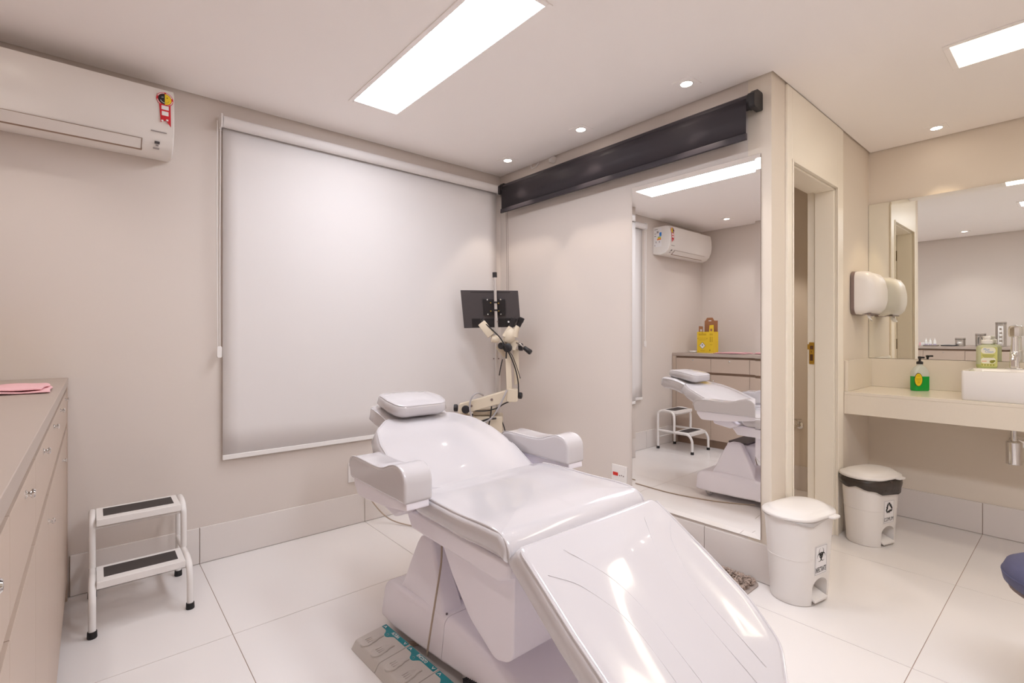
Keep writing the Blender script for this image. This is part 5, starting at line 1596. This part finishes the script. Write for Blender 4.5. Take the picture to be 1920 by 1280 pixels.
def basin():
    x0, x1, y0, y1, z0, z1 = 1.092, 1.530, -3.12, -2.578, 0.8475, 1.003
    t = thing('washbasin', 'rectangular white ceramic vessel basin on the cream counter', 'washbasin', ((x0 + x1) / 2, (y0 + y1) / 2, z0))
    cx_, cy_ = (x0 + x1) / 2, (y0 + y1) / 2
    w, d = x1 - x0, y1 - y0
    def ring(w_, d_, z, r, ox=0.0):
        return [Vector((cx_ + ox + a, cy_ + b, z)) for a, b in srect(w_, d_, r, 5)]
    m_ = MB()
    m_.rings([ring(w - 0.006, d - 0.006, z0, 0.012), ring(w, d, z0 + 0.004, 0.014), ring(w, d, z1 - 0.004, 0.014), ring(w - 0.005, d - 0.005, z1, 0.014),
              ring(w - 0.13, d - 0.026, z1, 0.03, -0.050), ring(w - 0.142, d - 0.04, z1 - 0.006, 0.035, -0.050), ring(w - 0.17, d - 0.10, z1 - 0.10, 0.05, -0.050), ring(w - 0.25, d - 0.22, z1 - 0.115, 0.06, -0.050)])
    obj('bowl', m_, 'ceramic', t, angle=50)
    obj('drain_ring', MB().lathe([(0.022, 0), (0.022, 0.002), (0.012, 0.003)], (cx_ - 0.05, cy_, z1 - 0.1148)), 'chrome', t)
    # tap at the back of the rim
    fx, fy = 1.480, -2.755
    f_ = thing('basin_tap', 'chrome mixer tap with a wide head standing on the basin rim', 'tap', (fx, fy, z1))
    obj('base_plate', MB().prism(srect(0.052, 0.075, 0.01, 3), lambda a, b: Vector((fx + a, fy + b, z1 + 0.0003)), lambda a, b: Vector((fx + a, fy + b, z1 + 0.006))), 'chrome', f_, bevel=0.002)
    obj('tap_body', MB().prism(srect(0.040, 0.040, 0.008, 3), lambda a, b: Vector((fx + a, fy + b, z1 + 0.006)), lambda a, b: Vector((fx + a, fy + b, z1 + 0.100))), 'chrome', f_, bevel=0.003)
    nk = MB()
    nk.rings([[Vector((fx + a, fy + b, z1 + 0.100)) for a, b in srect(0.034, 0.034, 0.010, 4)], [Vector((fx + 0.8 * a, fy + 0.8 * b, z1 + 0.19)) for a, b in srect(0.034, 0.034, 0.010, 4)]])
    obj('tap_neck', nk, 'chrome', f_)
    hd = MB().lathe([(0.016, 0), (0.024, 0.004), (0.027, 0.02), (0.027, 0.045), (0.022, 0.062), (0.008, 0.067)], (fx, fy, z1 + 0.180), (0, 0, 1), n=8)
    obj('tap_lever', hd, 'chrome', f_, angle=20)
    obj('spout', MB().tube([(fx - 0.015, fy, z1 + 0.075), (fx - 0.06, fy, z1 + 0.088), (fx - 0.105, fy, z1 + 0.075), (fx - 0.115, fy, z1 + 0.055)], 0.013, n=14, smooth=5), 'chrome', f_)
basin()

def bottle_green():
    x, y = 1.480, -2.338
    t = thing('soap_bottle', 'pump bottle half full of green liquid soap with a round yellow label', 'soap bottle', (x, y, 0.8475), R(-40), local=True)
    # local: x across, -y towards the room
    def ring(w, d, z, r):
        return [Vector((a, b, z)) for a, b in srect(w, d, r, 4)]
    sh = [(0.088, 0.044, 0.0, 0.014), (0.094, 0.050, 0.004, 0.016), (0.095, 0.051, 0.012, 0.016), (0.095, 0.051, 0.108, 0.016), (0.090, 0.048, 0.122, 0.016), (0.060, 0.040, 0.146, 0.016), (0.034, 0.032, 0.156, 0.0155), (0.030, 0.030, 0.160, 0.0145), (0.030, 0.030, 0.166, 0.0145)]
    b = MB(); b.rings([ring(*s) for s in sh])
    obj('bottle', b, 'clear', t, angle=50)
    lq = MB()
    lq.rings([ring(0.0885, 0.0445, -0.0004, 0.014), ring(0.0948, 0.0508, 0.004, 0.016), ring(0.0958, 0.0518, 0.012, 0.016), ring(0.0958, 0.0518, 0.090, 0.016)])
    obj('liquid', lq, 'soapg', t, angle=50, label='green liquid soap')
    f = frame((-0.030, -0.0262, 0.070), (1, 0, 0), (0, 0, 1))
    l0 = obj('label_sticker', flat(MB(), [disc(0, 0, 0.042, 26, 0.62)], f, 0.0005), 'ink', t)
    obj('label_field', flat(MB(), [disc(0, 0, 0.0385, 26, 0.60)], f @ Matrix.Translation((0, 0, 0.0006))), 'yel', l0)
    pp = MB()
    for z_, w_ in ((0.024, 0.02), (0.006, 0.034), (-0.002, 0.030), (-0.012, 0.018), (-0.020, 0.014)):
        flat(pp, [[(-w_ / 2, z_ - 0.001), (w_ / 2, z_ - 0.001), (w_ / 2, z_ + 0.001), (-w_ / 2, z_ + 0.001)]], f @ Matrix.Translation((0, 0, 0.0011)))
    obj('label_print', pp, 'inky', l0)
    pm = MB().lathe([(0.017, 0), (0.017, 0.014), (0.012, 0.017), (0.006, 0.019), (0.006, 0.032), (0.009, 0.034), (0.010, 0.046), (0.004, 0.048)], (0, 0, 0.166), n=18)
    pm.box(-0.005, 0.005, -0.030, 0.0, 0.203, 0.213)
    obj('pump', pm, 'black', t)
bottle_green()

def bottle_lime():
    x, y, z = 1.490, -2.640, 1.0035
    t = thing('liquid_soap_bottle', 'flat clear bottle of lime soap with a white cap on the basin rim', 'soap bottle', (x, y, z), R(-62), local=True)
    def ring(w, d, z, r):
        return [Vector((a, b, z)) for a, b in srect(w, d, r, 4)]
    b = MB(); b.rings([ring(*s) for s in ((0.076, 0.044, 0, 0.012), (0.082, 0.050, 0.004, 0.014), (0.085, 0.052, 0.02, 0.014), (0.085, 0.052, 0.118, 0.014), (0.078, 0.048, 0.128, 0.016), (0.040, 0.036, 0.136, 0.017), (0.036, 0.036, 0.142, 0.017))])
    obj('bottle', b, 'limebottle', t, angle=50)
    lq = MB(); lq.rings([ring(*s) for s in ((0.0765, 0.0445, -0.0003, 0.012), (0.0825, 0.0505, 0.004, 0.014), (0.0857, 0.0527, 0.012, 0.014), (0.0857, 0.0527, 0.022, 0.014))])
    obj('liquid', lq, 'soapy', t, angle=50, label='lime green soap')
    f = frame((0, -0.0266, 0.066), (1, 0, 0), (0, 0, 1))
    lb_ = obj('label_sticker', flat(MB(), [srect(0.074, 0.112, 0.004, 3)], f, 0.0005), 'lblgreen', t)
    f1 = f @ Matrix.Translation((0, 0, 0.0006))
    obj('label_field', flat(MB(), [srect(0.062, 0.034, 0.014, 4), ] and [[(p[0] - 0.004, p[1] + 0.036) for p in srect(0.066, 0.036, 0.016, 4)], [(p[0] - 0.004, p[1] - 0.022) for p in srect(0.066, 0.034, 0.014, 4)]], f1), 'lbl', lb_)
    f2 = f @ Matrix.Translation((-0.004, 0, 0.0012))
    text('Plus', 0.017, 'lblblue', lb_, f2 @ Matrix.Translation((-0.008, 0.042, 0)))
    text('Clean', 0.017, 'lblblue', lb_, f2 @ Matrix.Translation((0.004, 0.029, 0)))
    pp = MB()
    for z_, w_ in ((0.010, 0.056), (0.002, 0.048), (-0.004, 0.040)):
        flat(pp, [[(-w_ / 2, z_ - 0.0012), (w_ / 2, z_ - 0.0012), (w_ / 2, z_ + 0.0012), (-w_ / 2, z_ + 0.0012)]], f2)
    for k in range(5):
        flat(pp, [disc(-0.028 + 0.013 * k, -0.047, 0.0045, 8, 0.7)], f2)
    flat(pp, [disc(0.016, -0.028, 0.009, 12, 1.2), disc(0.024, -0.024, 0.006, 10, 1.3)], f2)
    obj('label_print', pp, 'olive', lb_)
    obj('label_word', flat(MB(), [[(-0.030, -0.027), (-0.008, -0.027), (-0.008, -0.024), (-0.030, -0.024)]], f2), 'orange', lb_)
    c = MB().lathe([(0.025, 0), (0.026, 0.003), (0.026, 0.020), (0.023, 0.023), (0.014, 0.024), (0.014, 0.028), (0.018, 0.032), (0.018, 0.042), (0.012, 0.045)], (0, 0, 0.1405), n=22)
    obj('cap', c, 'bottlew', t)
bottle_lime()

t = thing('siphon', 'chrome bottle trap hanging under the washbasin counter', 'trap', (1.40, -2.757, 0.49))
obj('inlet_pipe', MB().cyl((1.40, -2.757, 0.60), (1.40, -2.757, 0.80), 0.014, n=20), 'chrome', t)
obj('trap_cup', MB().lathe([(0.030, 0), (0.033, 0.003), (0.034, 0.115), (0.034, 0.122), (0.028, 0.128), (0.015, 0.130)], (1.40, -2.757, 0.482), n=28), 'chrome', t)
obj('outlet_pipe', MB().cyl((1.40, -2.757, 0.575), (X_S, -2.757, 0.575), 0.014, n=18), 'chrome', t)
obj('wall_flange', MB().lathe([(0.038, 0), (0.038, 0.004), (0.022, 0.014), (0.015, 0.016)], (X_S, -2.757, 0.575), (-1, 0, 0), n=28), 'chrome', t)

# ------------------------------------------------------------------ paper towel dispenser on the doorway wall
def dispenser():
    t = thing('towel_dispenser', 'rounded white paper towel dispenser with a grey back rim beside the basin mirror', 'dispenser', (1.32, Y_D, 1.33))
    x0, x1 = 1.190, 1.470
    zc, hh = 1.462, 0.135
    xc, hw = (x0 + x1) / 2, (x1 - x0) / 2
    def ring(w, h, y, r, dz=0.0):
        return [Vector((xc + a, Y_D - y, zc + dz + b)) for a, b in srect(w, h, r, 6)]
    m_ = MB()
    m_.rings([ring(2 * hw - 0.004, 2 * hh - 0.004, 0.010, 0.04), ring(2 * hw, 2 * hh, 0.015, 0.045), ring(2 * hw + 0.002, 2 * hh + 0.004, 0.045, 0.05), ring(2 * hw - 0.004, 2 * hh - 0.002, 0.082, 0.06), ring(2 * hw - 0.022, 2 * hh - 0.026, 0.115, 0.075, -0.004), ring(2 * hw - 0.060, 2 * hh - 0.075, 0.138, 0.08, -0.010), ring(2 * hw - 0.12, 2 * hh - 0.15, 0.149, 0.05, -0.014)])
    obj('cover', m_, 'white', t, angle=40)
    b = MB()
    b.rings([ring(2 * hw - 0.01, 2 * hh - 0.008, 0.0, 0.04), ring(2 * hw + 0.006, 2 * hh + 0.006, 0.004, 0.045), ring(2 * hw + 0.006, 2 * hh + 0.006, 0.022, 0.045), ring(2 * hw - 0.006, 2 * hh - 0.006, 0.024, 0.042)])
    obj('back_rim', b, 'dgrey', t, angle=40)
    g_ = MB()
    g_.rings([ring(0.014, 0.030, 0.130, 0.006, -0.060), ring(0.012, 0.028, 0.1455, 0.005, -0.060)])
    obj('lock_slot', g_, 'dgrey', t)
    tw = MB()
    rows = []
    for j in range(6):
        f = j / 5
        rows.append([Vector((xc - 0.085 + 0.15 * i / 8 * (1 - 0.15 * f), Y_D - 0.070 - 0.014 * math.sin(i * 0.8) * f - 0.015 * f, zc - hh + 0.01 - 0.055 * f * (0.65 + 0.35 * math.sin(i * 0.55)))) for i in range(9)])
    vs = [[tw.bm.verts.new(p) for p in r] for r in rows]
    for j in range(5):
        for i in range(8):
            tw.face([vs[j][i], vs[j][i + 1], vs[j + 1][i + 1], vs[j + 1][i]])
    obj('paper_towel', tw, 'tissue', t, solid=0.001, angle=80, label='white paper towel end hanging out')
    obj('towel_slot', MB().box(xc - 0.10, xc + 0.10, Y_D - 0.10, Y_D - 0.055, zc - hh - 0.0015, zc - hh + 0.004), 'dgrey', t)
dispenser()

# ------------------------------------------------------------------ tap in the washroom
def washroom_tap():
    x, y, z = 1.70, -1.575, 0.500
    t = thing('garden_tap', 'small chrome lever tap on the washroom wall behind the doorway', 'tap', (x, y, z))
    obj('wall_flange', MB().lathe([(0.028, 0), (0.028, 0.006), (0.016, 0.012)], (x, y, z), (-1, 0, 0), n=22), 'chrome', t)
    obj('tap_body', MB().tube([(x - 0.01, y, z), (x - 0.05, y + 0.005, z), (x - 0.08, y + 0.012, z - 0.01), (x - 0.10, y + 0.020, z - 0.050)], 0.012, n=12, smooth=5), 'chrome', t)
    obj('spout_ring', MB().cyl((x - 0.099, y + 0.019, z - 0.046), (x - 0.103, y + 0.021, z - 0.066), 0.016, n=14), 'chrome', t)
    obj('stem', MB().cyl((x - 0.055, y + 0.006, z), (x - 0.055, y + 0.006, z + 0.044), 0.009, n=12), 'chrome', t)
    obj('cross_handle', MB().tube([(x - 0.085, y + 0.030, z + 0.048), (x - 0.055, y + 0.006, z + 0.050), (x - 0.025, y - 0.018, z + 0.048)], 0.006, n=10), 'chrome', t)
washroom_tap()

# ------------------------------------------------------------------ round navy stool at the right edge
def navy_stool():
    x, y = -0.200, -3.013
    t = thing('round_stool', 'round navy upholstered stool at the right edge of the room', 'stool', (x, y, 0))
    s_ = MB().lathe([(0.10, 0.395), (0.158, 0.400), (0.172, 0.412), (0.176, 0.432), (0.174, 0.446), (0.166, 0.466), (0.140, 0.482), (0.09, 0.490), (0.02, 0.492)], (x, y, 0), n=48)
    so = obj('seat', s_, 'navy', t, angle=80)
    rg = [Vector((x + 0.1755 * math.cos(2 * PI * i / 48), y + 0.1755 * math.sin(2 * PI * i / 48), 0.439)) for i in range(49)]
    obj('seam', MB().tube(rg, 0.0022, n=6), 'navy', so)
    obj('seat_pan', MB().lathe([(0.06, 0.380), (0.150, 0.384), (0.160, 0.392), (0.156, 0.399)], (x, y, 0), n=40), 'dgrey', t)
    obj('gas_column', MB().lathe([(0.026, 0.02), (0.026, 0.24), (0.016, 0.241), (0.016, 0.382)], (x, y, 0), n=20), 'chrome', t)
    obj('foot_disc', MB().lathe([(0.188, 0), (0.190, 0.006), (0.180, 0.014), (0.06, 0.032), (0.030, 0.050), (0.027, 0.07)], (x, y, 0), n=48), 'chrome', t)
navy_stool()
